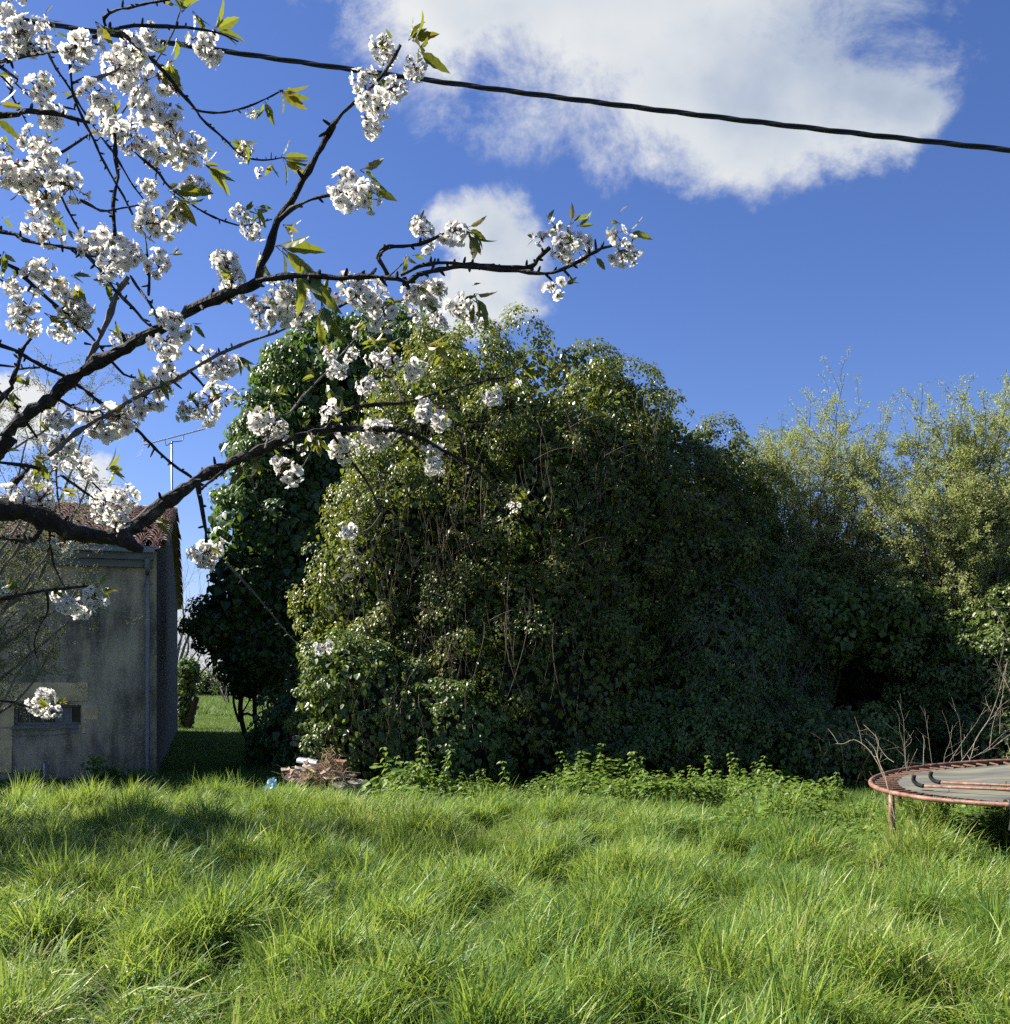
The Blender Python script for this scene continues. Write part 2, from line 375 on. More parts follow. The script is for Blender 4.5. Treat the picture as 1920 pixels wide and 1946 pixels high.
# ------------------------------------------------------------------ grass
def instancer(name, protos, P, rot, scl, idx, label, cat):
    pc=bpy.data.collections.new(name+'_kinds')
    for i,me in enumerate(protos):
        o=bpy.data.objects.new('%s_kind_%02d'%(name,i),me); pc.objects.link(o)
    me=bpy.data.meshes.new(name); me.vertices.add(len(P)); me.vertices.foreach_set('co',P.astype(np.float32).reshape(-1))
    a=me.attributes.new('rot','FLOAT_VECTOR','POINT'); a.data.foreach_set('vector',rot.astype(np.float32).reshape(-1))
    a=me.attributes.new('scl','FLOAT_VECTOR','POINT'); a.data.foreach_set('vector',scl.astype(np.float32).reshape(-1))
    a=me.attributes.new('idx','INT','POINT'); a.data.foreach_set('value',idx.astype(np.int32))
    o=bpy.data.objects.new(name,me); COL.objects.link(o)
    gn=bpy.data.node_groups.new(name+'_nodes','GeometryNodeTree')
    gn.interface.new_socket('Geometry',in_out='INPUT',socket_type='NodeSocketGeometry'); gn.interface.new_socket('Geometry',in_out='OUTPUT',socket_type='NodeSocketGeometry')
    N=gn.nodes.new; l=gn.links.new
    gi=N('NodeGroupInput'); go=N('NodeGroupOutput'); ip=N('GeometryNodeInstanceOnPoints'); ci=N('GeometryNodeCollectionInfo')
    ci.inputs['Collection'].default_value=pc; ci.inputs['Separate Children'].default_value=True; ci.inputs['Reset Children'].default_value=True
    def na(nm,t):
        n=N('GeometryNodeInputNamedAttribute'); n.data_type=t; n.inputs['Name'].default_value=nm; return [s for s in n.outputs if s.enabled and s.name=='Attribute'][0]
    l(gi.outputs[0],ip.inputs['Points']); l(ci.outputs[0],ip.inputs['Instance']); ip.inputs['Pick Instance'].default_value=True
    l(na('idx','INT'),ip.inputs['Instance Index']); l(na('rot','FLOAT_VECTOR'),ip.inputs['Rotation']); l(na('scl','FLOAT_VECTOR'),ip.inputs['Scale'])
    l(ip.outputs[0],go.inputs[0])
    md=o.modifiers.new('scatter','NODES'); md.node_group=gn
    return tag(o,label,cat,kind='stuff')

def blades(mb, n, rad, hmin, hmax, w, lean, r, segs=4, bend=1.0):
    a=r.uniform(0,6.283,n); rr=rad*np.sqrt(r.uniform(0,1,n))
    B=np.stack([rr*np.cos(a),rr*np.sin(a),np.full(n,-.05)],-1)
    h=r.uniform(hmin,hmax,n)
    az=np.where(r.uniform(size=n)<.35,r.normal(0,.8,n),r.uniform(0,6.283,n))
    d=np.stack([np.cos(az),np.sin(az),0*az],-1)
    tilt=np.abs(r.normal(0,.30,n))+lean
    curv=bend*r.gamma(2.2,.75,n)
    wd=w*r.uniform(.6,1.3,n)
    rows=[]
    pos=B.copy(); side=np.stack([-np.sin(az+r.normal(0,.7,n)),np.cos(az+r.normal(0,.7,n)),0*az],-1)
    for s in range(segs+1):
        t=s/segs; ang=np.minimum(tilt+curv*t**1.5,2.5)
        ww=wd*(1-.15*t) if s<segs else 0*wd
        ww=wd*np.array([.8,1,.9,.65,0])[min(4,int(t*4+.001))]
        rows.append((pos-side*ww[:,None]/2,pos+side*ww[:,None]/2))
        pos=pos+(h/segs)[:,None]*(np.sin(ang)[:,None]*d+np.cos(ang)[:,None]*np.array([0,0,1.]))
    V=np.stack([np.stack(x,1) for x in rows],1)   # n,segs+1,2,3
    k=(segs+1)*2; off=(np.arange(n)*k)[:,None]; i=(np.arange(segs)*2)[None]
    F=np.stack([off+i,off+i+1,off+i+3,off+i+2],-1).reshape(-1,4)
    tint=np.repeat(np.clip(r.normal(.45,.22,n),0,1),segs)
    mb.add(V.reshape(-1,3),F,0,tint)

rg=np.random.default_rng(5)
protos=[]
for k in range(12):
    mb=MB(); big=k%4
    if big==0: blades(mb,110,.15,.15,.45,.0058,.10,rg,bend=1.0)
    elif big==1: blades(mb,130,.18,.12,.40,.0048,.25,rg,bend=1.5)
    elif big==2: blades(mb,95,.11,.16,.42,.0072,.02,rg,bend=.6)
    else:
        blades(mb,115,.18,.10,.34,.0052,.15,rg,bend=1.3); blades(mb,4,.1,.3,.55,.005,.0,rg,bend=.9)
    protos.append(mb.mesh('grass_tuft',M['grass']))
def fountain(mb,n,h0,h1,w,r,rad=.10,out=1.0,lean=0.):
    a=r.uniform(0,6.283,n); rr=rad*np.sqrt(r.uniform(0,1,n))
    B=np.stack([rr*np.cos(a),rr*np.sin(a),np.full(n,-.05)],-1)
    az=a+r.normal(0,.5,n); h=r.uniform(h0,h1,n); d=np.stack([np.cos(az),np.sin(az),0*az],-1)
    tilt=.10+.35*rr/rad*r.uniform(.3,1.2,n); curv=out*r.gamma(2.4,.62,n); wd=w*r.uniform(.6,1.3,n); segs=5
    pos=B.copy(); sa=az+np.pi/2+r.normal(0,.6,n); side=np.stack([np.cos(sa),np.sin(sa),0*sa],-1); rows=[]
    for s in range(segs+1):
        t=s/segs; ang=np.minimum(tilt+curv*t**1.4,2.7); ww=wd*[.75,1,.95,.8,.5,0][s]
        rows.append((pos-side*ww[:,None]/2,pos+side*ww[:,None]/2))
        pos=pos+(h/segs)[:,None]*(np.sin(ang)[:,None]*d+np.cos(ang)[:,None]*np.array([0,0,1.])+np.array([lean,0,0]))
    V=np.stack([np.stack(q,1) for q in rows],1); k=(segs+1)*2; off=(np.arange(n)*k)[:,None]; i=(np.arange(segs)*2)[None]
    mb.add(V.reshape(-1,3),np.stack([off+i,off+i+1,off+i+3,off+i+2],-1).reshape(-1,4),0,np.repeat(np.clip(r.normal(.48,.22,n),0,1),segs))
for k in range(8):
    mb=MB(); fountain(mb,[120,140,90,150][k%4],.08,[.27,.23,.32,.20][k%4],[.0050,.0042,.0060,.0040][k%4],rg,rad=[.07,.10,.05,.12][k%4],out=[1.1,1.6,.7,1.8][k%4],lean=[.0,.2,.05,.35][k%4]); protos.append(mb.mesh('grass_tuft',M['grass']))
# scatter
def scatter(n,y0,y1,half,ext):
    y=np.sqrt(rg.uniform(0,1,n)*(y1**2-y0**2)+y0**2)
    x=rg.uniform(-1,1,n)*(half*y+ext)
    return x,y
x,y=scatter(7800,2.9,12.4,.53,1.3)
hm=1.0*snoise(np.stack([x+3,y+3,0*x],-1),.30,2)+.45*snoise(np.stack([x,y,0*x],-1)+31,1.7,2)
keep=rg.uniform(size=len(x))<np.clip(.66+1.3*hm,.02,1)
# thin out under the nettles and keep the right back corner for them
keep&=~((x>1.7)&(y>8.2+.25*(x-1.7))&(rg.uniform(size=len(x))<.75))
keep&=~((x>-1.6)&(y>11.0)&(rg.uniform(size=len(x))<.8))&~((x<-1.6)&(y>11.5))
x,y,hm=x[keep],y[keep],hm[keep]
n=len(x); z=gz(x,y)
hs_=np.clip(.60+.34*hm+rg.normal(0,.13,n),.20,1.2)
hs_*=np.where(y<4.4,.85,1)
lean_dir=1.2*snoise(np.stack([x,y,0*x+5],-1),1.6,2)+.0
rot=np.stack([0*x,0*x,lean_dir+rg.normal(0,1.2,n)],-1)
tl=snoise(np.stack([x,y,0*x+9],-1),.6,2)*.38
rot[:,0]=tl+rg.normal(0,.18,n); rot[:,1]=.12+.38*snoise(np.stack([x,y,0*x+19],-1),.6,2)+rg.normal(0,.18,n)
wsc=rg.uniform(.85,1.25,n)
ki=rg.integers(0,12,n)
# leaning tufts over the carpet
x2,y2=scatter(8200,2.9,12.0,.53,1.3)
h2=1.1*snoise(np.stack([x2+3,y2+3,0*x2],-1),.30,2)+.5*snoise(np.stack([x2,y2,0*x2],-1)+31,1.7,2)
k2=rg.uniform(size=len(x2))<np.clip(.48+1.25*h2,.01,1)
k2&=~((x2>1.9)&(y2>8.4+.25*(x2-1.7))&(rg.uniform(size=len(x2))<.8))&~((x2>-1.6)&(y2>10.6)&(rg.uniform(size=len(x2))<.7))&~((x2<-1.6)&(y2>11.4))
x2,y2,h2=x2[k2],y2[k2],h2[k2]; m_=len(x2); s2=np.clip(.92+.30*h2+rg.normal(0,.22,m_),.5,1.7); az_=1.4*snoise(np.stack([x2,y2,0*x2+5],-1),1.3,2)+rg.normal(0,.8,m_); lt_=np.abs(rg.normal(.28,.22,m_))
rot2=np.stack([np.sin(az_)*lt_*1.3,np.cos(az_)*lt_,rg.uniform(0,6.28,m_)],-1)
# xyz euler: spin first, then lean
from mathutils import Euler
rot2=np.array([(Matrix.Rotation(b,3,'Y')@Matrix.Rotation(a,3,'X')@Matrix.Rotation(c,3,'Z')).to_euler() for a,b,c in rot2])
x=np.concatenate([x,x2]);y=np.concatenate([y,y2]);z=gz(x,y);rot=np.vstack([rot,rot2]);hs_=np.concatenate([hs_,s2]);wsc=np.concatenate([wsc,np.clip(s2*rg.uniform(.85,1.3,m_),.6,1.6)]);ki=np.concatenate([ki,rg.integers(12,20,m_)])
instancer('meadow_grass',protos,np.stack([x,y,z],-1),rot,np.stack([wsc,wsc,hs_],-1),ki,'long unmown green grass lying over in tufts across the garden','grass')

# short grass: shady strip by the house and the sunny field behind
sp_=[]
for k in range(5):
    mb=MB(); blades(mb,260,.42,.08,.20,.009,.1,rg,segs=2,bend=1.0); sp_.append(mb.mesh('short_grass_patch',M['lawn']))
X=[];Y=[]
n=5200; yy=rg.uniform(11.2,42,n)**1; xx=rg.uniform(-1,1,n)*(.0)+ (-.62+rg.uniform(0,.46,n))*yy
X.append(xx);Y.append(yy)
n=1500; yy=rg.uniform(10.8,15.5,n); xx=rg.uniform(-8.5,9,n); X.append(xx);Y.append(yy)
n=1500; yy=rg.uniform(42,100,n); xx=(-.5+rg.uniform(0,.34,n))*yy; X.append(xx);Y.append(yy)
x=np.concatenate(X);y=np.concatenate(Y)
fs=np.where(y>42,2.6,1.0)*rg.uniform(.8,1.3,len(x))
instancer('short_grass',sp_,np.stack([x,y,gz(x,y)],-1),np.stack([0*x,0*x,rg.uniform(0,6.28,len(x))],-1),np.stack([fs,fs,fs],-1),rg.integers(0,5,len(x)),'short lawn grass in the shade beside the house and sunny beyond','grass')

# nettles
pn=[]
for k in range(6):
    mb=MB(); H=rg.uniform(.42,.72); nn=int(H/.055)
    bx=rg.normal(0,.08,2)
    P=np.stack([np.array([bx[0]*t*t,bx[1]*t*t,H*t]) for t in np.linspace(0,1,6)])
    tube(mb,P,np.linspace(.004,.002,6),4,tint=.3)
    PP=[];NN=[];AA=[];LL=[]
    for i in range(2,nn+1):
        t=i/nn; c=np.array([bx[0]*t*t,bx[1]*t*t,H*t])
        for s in range(2 if i<nn else 4):
            az=(i%2)*1.57+s*(3.14159 if i<nn else 1.57)+rg.normal(0,.3)
            d=np.array([math.cos(az),math.sin(az),0])
            PP.append(c+d*.012); AA.append(d+np.array([0,0,rg.uniform(-.7,.05)+.5*(t>.93)])); NN.append(np.array([0,0,1.])+.5*d+rg.normal(0,.2,3)); LL.append((.085-.05*t)*rg.uniform(.8,1.2)+.015)
    leaves(mb,np.array(PP),np.array(NN),np.array(AA),np.array(LL),np.array(LL)*.78,T_IVY,tint=np.clip(rg.normal(.5,.2,len(PP)),0,1))
    pn.append(mb.mesh('nettle_plant',M['nettle']))
for k in range(5):
    mb=MB(); m_=90; d=unit(rg.normal(size=(m_,3))*np.array([1,1,.7])+np.array([0,0,.45])); d[:,2]=np.abs(d[:,2])
    P=d*np.array([.24,.24,.30+.05*k])*rg.uniform(.45,1.05,(m_,1)); leaves(mb,P,unit(d*.5+np.array([0,0,.8])+.45*rdir(m_,rg)),d+.5*rdir(m_,rg)-np.array([0,0,.3]),rg.uniform(.045,.085,m_),None,T_IVY,tint=np.clip(rg.normal(.5,.22,m_),0,1)); pn.append(mb.mesh('nettle_mound',M['nettle']))
def nettles(name,regs,label):
    X=[];Y=[];Hs=[]
    for (x0,x1,y0,y1,n,h) in regs:
        x=rg.uniform(x0,x1,n); y=rg.uniform(y0,y1,n)
        k=snoise(np.stack([x,y,0*x+20],-1),.7,2)
        ok=k+.6*snoise(np.stack([x,y,0*x+60],-1),.28,2)>.02; X.append(x[ok]);Y.append(y[ok]);Hs.append(h*np.clip(.8+.8*k[ok],.35,1.6))
    x=np.concatenate(X);y=np.concatenate(Y);h=np.concatenate(Hs)*rg.uniform(.6,1.25,len(x)); n=len(x)
    under=np.hypot(x-4.424,y-7.992)<1.6; h=np.where(under,np.minimum(h,.72),h)
    return instancer(name,pn,np.stack([x,y,gz(x,y)],-1),np.stack([rg.normal(0,.15,n),rg.normal(0,.15,n),rg.uniform(0,6.28,n)],-1),np.stack([h*1.1,h*1.1,h],-1),np.where(rg.uniform(size=n)<.80,rg.integers(6,11,n),rg.integers(0,6,n)),label,'nettles')
nettles('nettle_bed',[(-1.45,4.2,12.4,14.8,1300,.75),(-1.3,3.6,10.2,12.8,800,.62),(1.8,4.2,8.8,11.2,330,.60),(.3,1.0,12.6,13.4,120,.8),(1.9,3.0,11.5,12.4,120,.6)],'bright nettles and ground ivy along the foot of the ivy thicket')
nettles('nettle_cover',[(2.9,6.2,7.9,10.6,420,.78),(3.0,3.9,7.2,8.2,90,.6)],'pale green nettles growing under and around the trampoline')
# ------------------------------------------------------------------ house
HC=np.array([-5.52,16.,0]); HA=math.atan2(.287,.958); ex=np.array([math.cos(HA),math.sin(HA),0]); ey=np.array([-math.sin(HA),math.cos(HA),0])
def wl(px,py,off=0.):
    """picture row/column -> (x,z) in the front wall's own frame"""
    d=np.array([(px-960)/1920,1,(HZ-py)/1920]); o=np.array([0,0,EYE])
    t=np.dot(HC-o-ey*off,ey)/np.dot(d,ey); p=o+d*t-HC
    return np.dot(p,ex),p[2]+0
def stucco():
    m,nt,out=newmat('stained_grey_render'); L=nt.links.new
    tc=nd(nt,'ShaderNodeTexCoord')
    n0=nd(nt,'ShaderNodeTexNoise'); n0.inputs['Scale'].default_value=1.1; n0.inputs['Detail'].default_value=7; L(tc.outputs['Object'],n0.inputs['Vector'])
    mp=nd(nt,'ShaderNodeMapping'); mp.inputs['Scale'].default_value=(1.7,1.7,.42); L(tc.outputs['Object'],mp.inputs[0])
    n1=nd(nt,'ShaderNodeTexNoise'); n1.inputs['Scale'].default_value=1.5; n1.inputs['Detail'].default_value=8; n1.inputs['Roughness'].default_value=.65; L(mp.outputs[0],n1.inputs['Vector'])
    ad=nd(nt,'ShaderNodeMath',operation='MULTIPLY_ADD'); L(n0.outputs['Fac'],ad.inputs[0]); ad.inputs[1].default_value=.55
    L(n1.outputs['Fac'],ad.inputs[2])
    rp=ramp(nt,[(.58,(.084,.071,.052)),(.70,(.20,.165,.110)),(.82,(.40,.32,.20)),(.97,(.54,.43,.27))],ad.outputs[0])
    vz=nd(nt,'ShaderNodeTexNoise'); vz.inputs['Scale'].default_value=34; vz.inputs['Detail'].default_value=3; vz.inputs['Roughness'].default_value=.7; L(tc.outputs['Object'],vz.inputs['Vector'])
    sp=ramp(nt,[(.54,(0,0,0)),(.61,(1,1,1))],vz.outputs['Fac'])
    big=ramp(nt,[(.36,(.25,.25,.25)),(.58,(1,1,1))],n0.outputs['Fac'])
    mm=nd(nt,'ShaderNodeMath',operation='MULTIPLY'); L(sp.outputs[0],mm.inputs[0]); L(big.outputs[0],mm.inputs[1])
    m2=nd(nt,'ShaderNodeMath',operation='MULTIPLY'); L(mm.outputs[0],m2.inputs[0]); m2.inputs[1].default_value=.8
    mx=nd(nt,'ShaderNodeMix',data_type='RGBA'); L(m2.outputs[0],mx.inputs[0]); L(rp.outputs[0],mx.inputs[6]); mx.inputs[7].default_value=(.52,.48,.40,1)
    p=prin(nt,Roughness=.92,Specular_IOR_Level=.2); L(mx.outputs[2],p.inputs['Base Color'])
    b=nd(nt,'ShaderNodeBump'); b.inputs['Strength'].default_value=.7; b.inputs['Distance'].default_value=.012; L(vz.outputs['Fac'],b.inputs['Height']); L(b.outputs[0],p.inputs['Normal'])
    L(p.outputs[0],out.inputs[0]); return m
M['stucco']=stucco()
M['stone']=roughmat('pale_limestone',[(.3,(.42,.31,.16)),(.55,(.68,.51,.26)),(.75,(.76,.60,.34))],scale=5,detail=9,bump=.5,bscale=45)
M['zinc']=roughmat('weathered_zinc',[(.3,(.13,.14,.15)),(.7,(.25,.265,.28))],scale=3,rough=.5,bump=.05,metallic=.3)
M['cornice']=roughmat('painted_cornice',[(.3,(.11,.11,.105)),(.7,(.23,.225,.21))],scale=4,stretch=(.4,1,1),bump=.2)
M['tile']=roughmat('clay_canal_tile',[(.25,(.20,.135,.105)),(.42,(.36,.26,.205)),(.55,(.48,.37,.30)),(.68,(.52,.45,.38)),(.80,(.30,.28,.23))],scale=2.6,detail=8,bump=.4,bscale=40)
M['wood']=roughmat('grey_weathered_wood',[(.3,(.13,.12,.105)),(.7,(.30,.28,.25))],scale=6,stretch=(1,6,.5),bump=.4)
m,nt,out=newmat('dark_glass'); p=prin(nt,Roughness=.12,Specular_IOR_Level=.5); p.inputs['Base Color'].default_value=(.012,.013,.014,1)
nz=nd(nt,'ShaderNodeTexNoise'); nz.inputs['Scale'].default_value=3; rp=ramp(nt,[(.3,(.10,.10,.10)),(.8,(.45,.45,.45))],nz.outputs['Fac']); nt.links.new(rp.outputs[0],p.inputs['Roughness']); nt.links.new(p.outputs[0],out.inputs[0]); M['glass']=m

house=thing('stone_barn',HC,'old grey rendered barn with clay tile roof and a low barred window','barn',rz=HA)
Wd=9.; Dp=14.1; EZ=3.62; RZ=5.30
x0,zt=wl(27,1341); x1,zb=wl(154,1377)
mb=MB()
def q(V,t=.5,m=0): mb.add(np.array(V,float),[[i for i in range(len(V))]],m,t)
q([(-Wd,0,-.2),(x0,0,-.2),(x0,0,EZ),(-Wd,0,EZ)]); q([(x1,0,-.2),(0,0,-.2),(0,0,EZ),(x1,0,EZ)])
q([(x0,0,-.2),(x1,0,-.2),(x1,0,zb),(x0,0,zb)]); q([(x0,0,zt),(x1,0,zt),(x1,0,EZ),(x0,0,EZ)])
rv=.28
q([(x0,0,zb),(x1,0,zb),(x1,rv,zb),(x0,rv,zb)]);q([(x0,0,zt),(x0,rv,zt),(x1,rv,zt),(x1,0,zt)]);q([(x0,0,zb),(x0,rv,zb),(x0,rv,zt),(x0,0,zt)]);q([(x1,0,zb),(x1,0,zt),(x1,rv,zt),(x1,rv,zb)])
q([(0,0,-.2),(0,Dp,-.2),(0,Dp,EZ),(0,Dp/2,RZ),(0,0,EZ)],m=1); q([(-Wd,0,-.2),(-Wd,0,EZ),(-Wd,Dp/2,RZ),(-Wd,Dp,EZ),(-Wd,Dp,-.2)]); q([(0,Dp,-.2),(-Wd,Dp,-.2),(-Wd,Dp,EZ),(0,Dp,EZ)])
M['gable']=roughmat('dark_streaked_gable',[(.3,(.022,.020,.019)),(.55,(.050,.046,.042)),(.72,(.085,.080,.074)),(.85,(.17,.165,.15))],scale=2.2,detail=9,stretch=(2,2,.22),bump=.5,bscale=30)  # gable darker than the front wall, with upright streaks
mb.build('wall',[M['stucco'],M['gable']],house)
# roof of canal tiles: covers and channels
mb=MB(); sl_=math.hypot(Dp/2,RZ-EZ); ang=math.atan2(RZ-EZ,Dp/2); pitch=.225; rows=20; ln=sl_/rows
def tilecol(xc,r,up,zoff,side):
    a=np.linspace(0,math.pi,7); 
    for k in range(rows):
        s0=-.22+k*ln+rng.normal(0,.008); s1=s0+ln+.09
        V=[]
        dx=rng.normal(0,.009); lift=.030
        for s,l,rr in ((s0,lift,r*1.06),(s1,0,r*.92)):
            for b in a:
                y=s*math.cos(ang); z=EZ+.07+s*math.sin(ang)
                o=rr*math.sin(b)*(1 if up else -1)+l+zoff
                V.append((xc+dx+rr*math.cos(b),(y-o*math.sin(ang)),z+o*math.cos(ang)))
        V=np.array(V)
        if side: V[:,1]=Dp-V[:,1]
        F=[[i,i+1,i+8,i+7] for i in range(6)]
        V2=V.copy(); V2[:,2]-=.014
        mb.add(np.vstack([V,V2]),[np.array(F+[[f+14 for f in q_[::-1]] for q_ in F]+[[i,i+14,i+15,i+1] for i in range(6)])],0,rng.uniform(0,1))
ncol=int((Wd+.3)/pitch)
for side in (0,1):
    for c in range(ncol):
        xc=.10-c*pitch
        tilecol(xc,.082,True,.035,side)
        if c<ncol-1: tilecol(xc-pitch/2,.085,False,.055,side)
for side in (0,1):
    V=np.array([(.12,-.18,EZ+.02),(-Wd-.1,-.18,EZ+.02),(-Wd-.1,Dp/2,RZ+.03),(.12,Dp/2,RZ+.03)])
    if side: V[:,1]=Dp-V[:,1]
    mb.add(V,[[0,1,2,3]])
a=np.linspace(0,math.pi,8)
for k in range(22):
    xa=.16-k*.42; V=[]
    for x_,rr in ((xa,.125),(xa-.46,.11)):
        for b in a: V.append((x_,Dp/2+rr*math.cos(b),RZ+.06+rr*math.sin(b)))
    mb.add(np.array(V),[np.array([[i,i+1,i+9,i+8] for i in range(7)])])
mb.build('roof',M['tile'],house)
mb=MB(); box(mb,(-Wd,-.10,EZ-.27),(-.06,.0,EZ-.16)); box(mb,(-Wd,-.16,EZ-.155),(-.045,-.002,EZ-.02))
mb.build('cornice',M['cornice'],house)
mb=MB(); box(mb,(-Wd,-.245,EZ-.05),(-.02,-.163,EZ+.028)); box(mb,(-Wd,-.255,EZ+.029),(-.012,-.15,EZ+.045))
mb.build('gutter',M['zinc'],house)
px_=wl(281,1300)[0]
mb=MB(); P=np.array([(px_,-.17,EZ-.12),(px_,-.17,EZ-.24),(px_,-.10,EZ-.36),(px_,-.075,EZ-.5),(px_,-.075,1.2),(px_,-.075,.02)])
tube(mb,resample(P,.15),.036,10); dp=mb.build('downpipe',M['zinc'],house,smooth=True)
for z_ in (EZ-.52,1.42,.75):
    mb=MB(); tube(mb,np.array([(px_,-.075,z_-.02),(px_,-.075,z_+.02)]),.043,10)
    box(mb,(px_-.06,-.05,z_-.012),(px_+.06,-.002,z_+.012)); mb.build('pipe_clip',M['zinc'],dp)
def stone(nm,a,b,pr=.02):
    X0,Z0=wl(a[0],b[1]); X1,Z1=wl(b[0],a[1])
    mb=MB(); bevel_box(mb,(X1-X0,pr+.06,Z1-Z0),.008,org=((X0+X1)/2,-pr+(pr+.06)/2,(Z0+Z1)/2),jig=.003); return mb.build(nm,M['stone'],house)
stone('lintel',(-40,1297),(167,1334)); stone('jamb_stone',(155.5,1342),(186,1368),.014); stone('jamb_stone',(155.5,1369.5),(163,1394),.010)
stone('jamb_stone',(-30,1336),(26.5,1383),.014); stone('jamb_stone',(-34,1385),(23,1470),.022)
# window
wf=MB(); h=zt-zb; w=x1-x0; fy_=.10
for zz in (zb,zt-.035): box(wf,(x0+.003,fy_,zz+.003),(x1-.003,fy_+.05,zz+.035))
for fx in (0,.975): box(wf,(x0+w*fx,fy_+.002,zb+.036),(x0+w*fx+.035,fy_+.052,zt-.036))
win=wf.build('window',M['wood'],house)
for a_,b_ in ((.20,.222),(.41,.43),(.60,.62),(.82,.85)):
    mb=MB(); box(mb,(x0+w*a_,fy_+.004,zb+.036),(x0+w*b_,fy_+.045,zt-.036)); mb.build('mullion',M['wood'],win)
mb=MB()
for k in range(2): box(mb,(x0+w*(.625+k*.096),fy_+.012,zb+.04),(x0+w*(.717+k*.10),fy_+.03,zt-.04))
mb.build('boarding',M['wood'],win)
mb=MB(); box(mb,(x0+.01,fy_+.030,zb+.02),(x1-.01,fy_+.036,zt-.02)); mb.build('pane',M['glass'],win)
mb=MB(); box(mb,(x0-.02,-.03,zb-.045),(x1-.05,.2,zb-.008),jig=.004); mb.build('sill',M['wood'],win)
mb=MB()
for k in range(2):
    P=np.array([(x0-.05,-.02,zb-.06-.10*k),(x0+w*.5,-.035,zb-.08-.08*k),(x1-.02,-.02,zb-.06-.05*k)]); tube(mb,resample(P,.1),.005,5)
mb.build('wire',M['zinc'],house)
X,Z=wl(85,1449); mb=MB(); tube(mb,np.array([(X,-.06,.0),(X,-.06,.30)]),.014,8,cap=True); o=mb.build('marker_peg',roughmat('white_plastic',[(.3,(.5,.5,.48)),(.7,(.62,.62,.6))],rough=.5,bump=0),None)
o.location=HC; o.rotation_euler=(0,0,HA); tag(o,'short white plastic peg standing against the barn wall below the window','peg')

# TV aerial on the gable
an=thing('tv_antenna',at(327,1115,25.),'spiky metal TV aerial on a thin tall mast rising beside the barn roof','antenna')
o0=at(327,1115,25.)
M['alu']=roughmat('dull_aluminium',[(.3,(.30,.31,.33)),(.7,(.45,.46,.48))],rough=.45,bump=.05,metallic=.6)
top=at(327,838,25.)-o0
mb=MB(); tube(mb,np.array([(0,0,0),top*.45,top]),np.array([.032,.026,.022]),8); mb.build('mast',M['alu'],an,smooth=True)
b0=at(273,846,24.6)-o0; b1=at(390,815,25.6)-o0
mb=MB(); tube(mb,np.array([b0,b1]),.013,6); bm_=mb.build('boom',M['alu'],an)
d=unit(b1-b0); sv=unit(np.cross(d,[0,0,1.]))
for i in range(20):
    t=.03+.95*i/19; c=b0+(b1-b0)*t; l_=(.17-.06*t)
    mb=MB(); tube(mb,np.array([c-sv*l_+np.array([0,0,.012]),c+sv*l_+np.array([0,0,.012])]),.006,4); mb.build('element',M['alu'],bm_)
mb=MB(); c=b0
for s in (-1,1):
    for k in range(4): tube(mb,np.array([c-sv*.2+np.array([0,0,s*(.05+.06*k)])-d*.04*k,c+sv*.2+np.array([0,0,s*(.05+.06*k)])-d*.04*k]),.005,4)
mb.build('reflector',M['alu'],bm_)
mb=MB(); P=np.array([b0+(b1-b0)*.34,b0+(b1-b0)*.36+np.array([0,0,-.16]),top+np.array([0,0,-.03]),b0+(b1-b0)*.62+np.array([0,0,-.14]),b0+(b1-b0)*.64]); tube(mb,resample(P,.06),.013,6); mb.build('bracket',M['alu'],an)
for zz in (.35,1.6): mb=MB(); box(mb,(-.30,-.02,zz),(.02,.02,zz+.04)); mb.build('wall_bracket',M['alu'],an)

# overhead cable
qx=np.array([433.,1000,1920]); qy=np.array([98.,177,285]); cf=np.polyfit(qx,qy,2)
pts=[]
for px in np.arange(-1700,4600,9.):
    D=5.1-.00022*px; pts.append(at(px,np.polyval(cf,px) if -600<px<3000 else np.polyval(cf,np.clip(px,-600,3000))+(px-np.clip(px,-600,3000))*(.14 if px<0 else .06),D))
pts=np.array(pts); cb=thing('power_cable',pts[0],'black twisted overhead power cable crossing the sky','cable'); pts=pts-pts[0]
sarc=np.concatenate([[0],np.cumsum(np.linalg.norm(np.diff(pts,axis=0),axis=1))])
M['cable']=roughmat('black_cable_sheath',[(.3,(.012,.013,.014)),(.7,(.03,.032,.034))],rough=.5,bump=.1,spec=.5)
T=unit(np.gradient(pts,axis=0)); U=unit(np.cross(T,[0,0,1.])); V_=np.cross(U,T)
for k in range(3):
    a=sarc*2*np.pi/.62+k*2*np.pi/3
    mb=MB(); tube(mb,pts+.0068*(np.cos(a)[:,None]*U+np.sin(a)[:,None]*V_),.0064,7); mb.build('strand',M['cable'],cb,smooth=True)

# ------------------------------------------------------------------ trampoline
TC=np.array([4.424,7.992,.806]); TR=1.442
tu=unit(np.array([1,0,.06])); tn_=unit(np.cross(tu,np.array([0,1,.012]))); tv_=np.cross(tn_,tu)
def tp(r,a,h=0): 
    a=np.asarray(a,float); return (r*np.cos(a))[...,None]*tu+(r*np.sin(a))[...,None]*tv_+h*tn_
tr=thing('trampoline',TC,'old round trampoline with rusty tube rim and mossy grey mat','trampoline')
M['rust']=roughmat('rusty_pink_steel',[(.25,(.05,.024,.017)),(.42,(.14,.062,.038)),(.56,(.23,.115,.075)),(.66,(.31,.19,.14)),(.74,(.11,.05,.033)),(.85,(.33,.22,.17))],scale=15,detail=8,rough=.55,bump=.25,bscale=70,spec=.4)
M['rustdark']=roughmat('dark_rust',[(.3,(.06,.035,.025)),(.7,(.17,.085,.05))],scale=12,rough=.8,bump=.4)
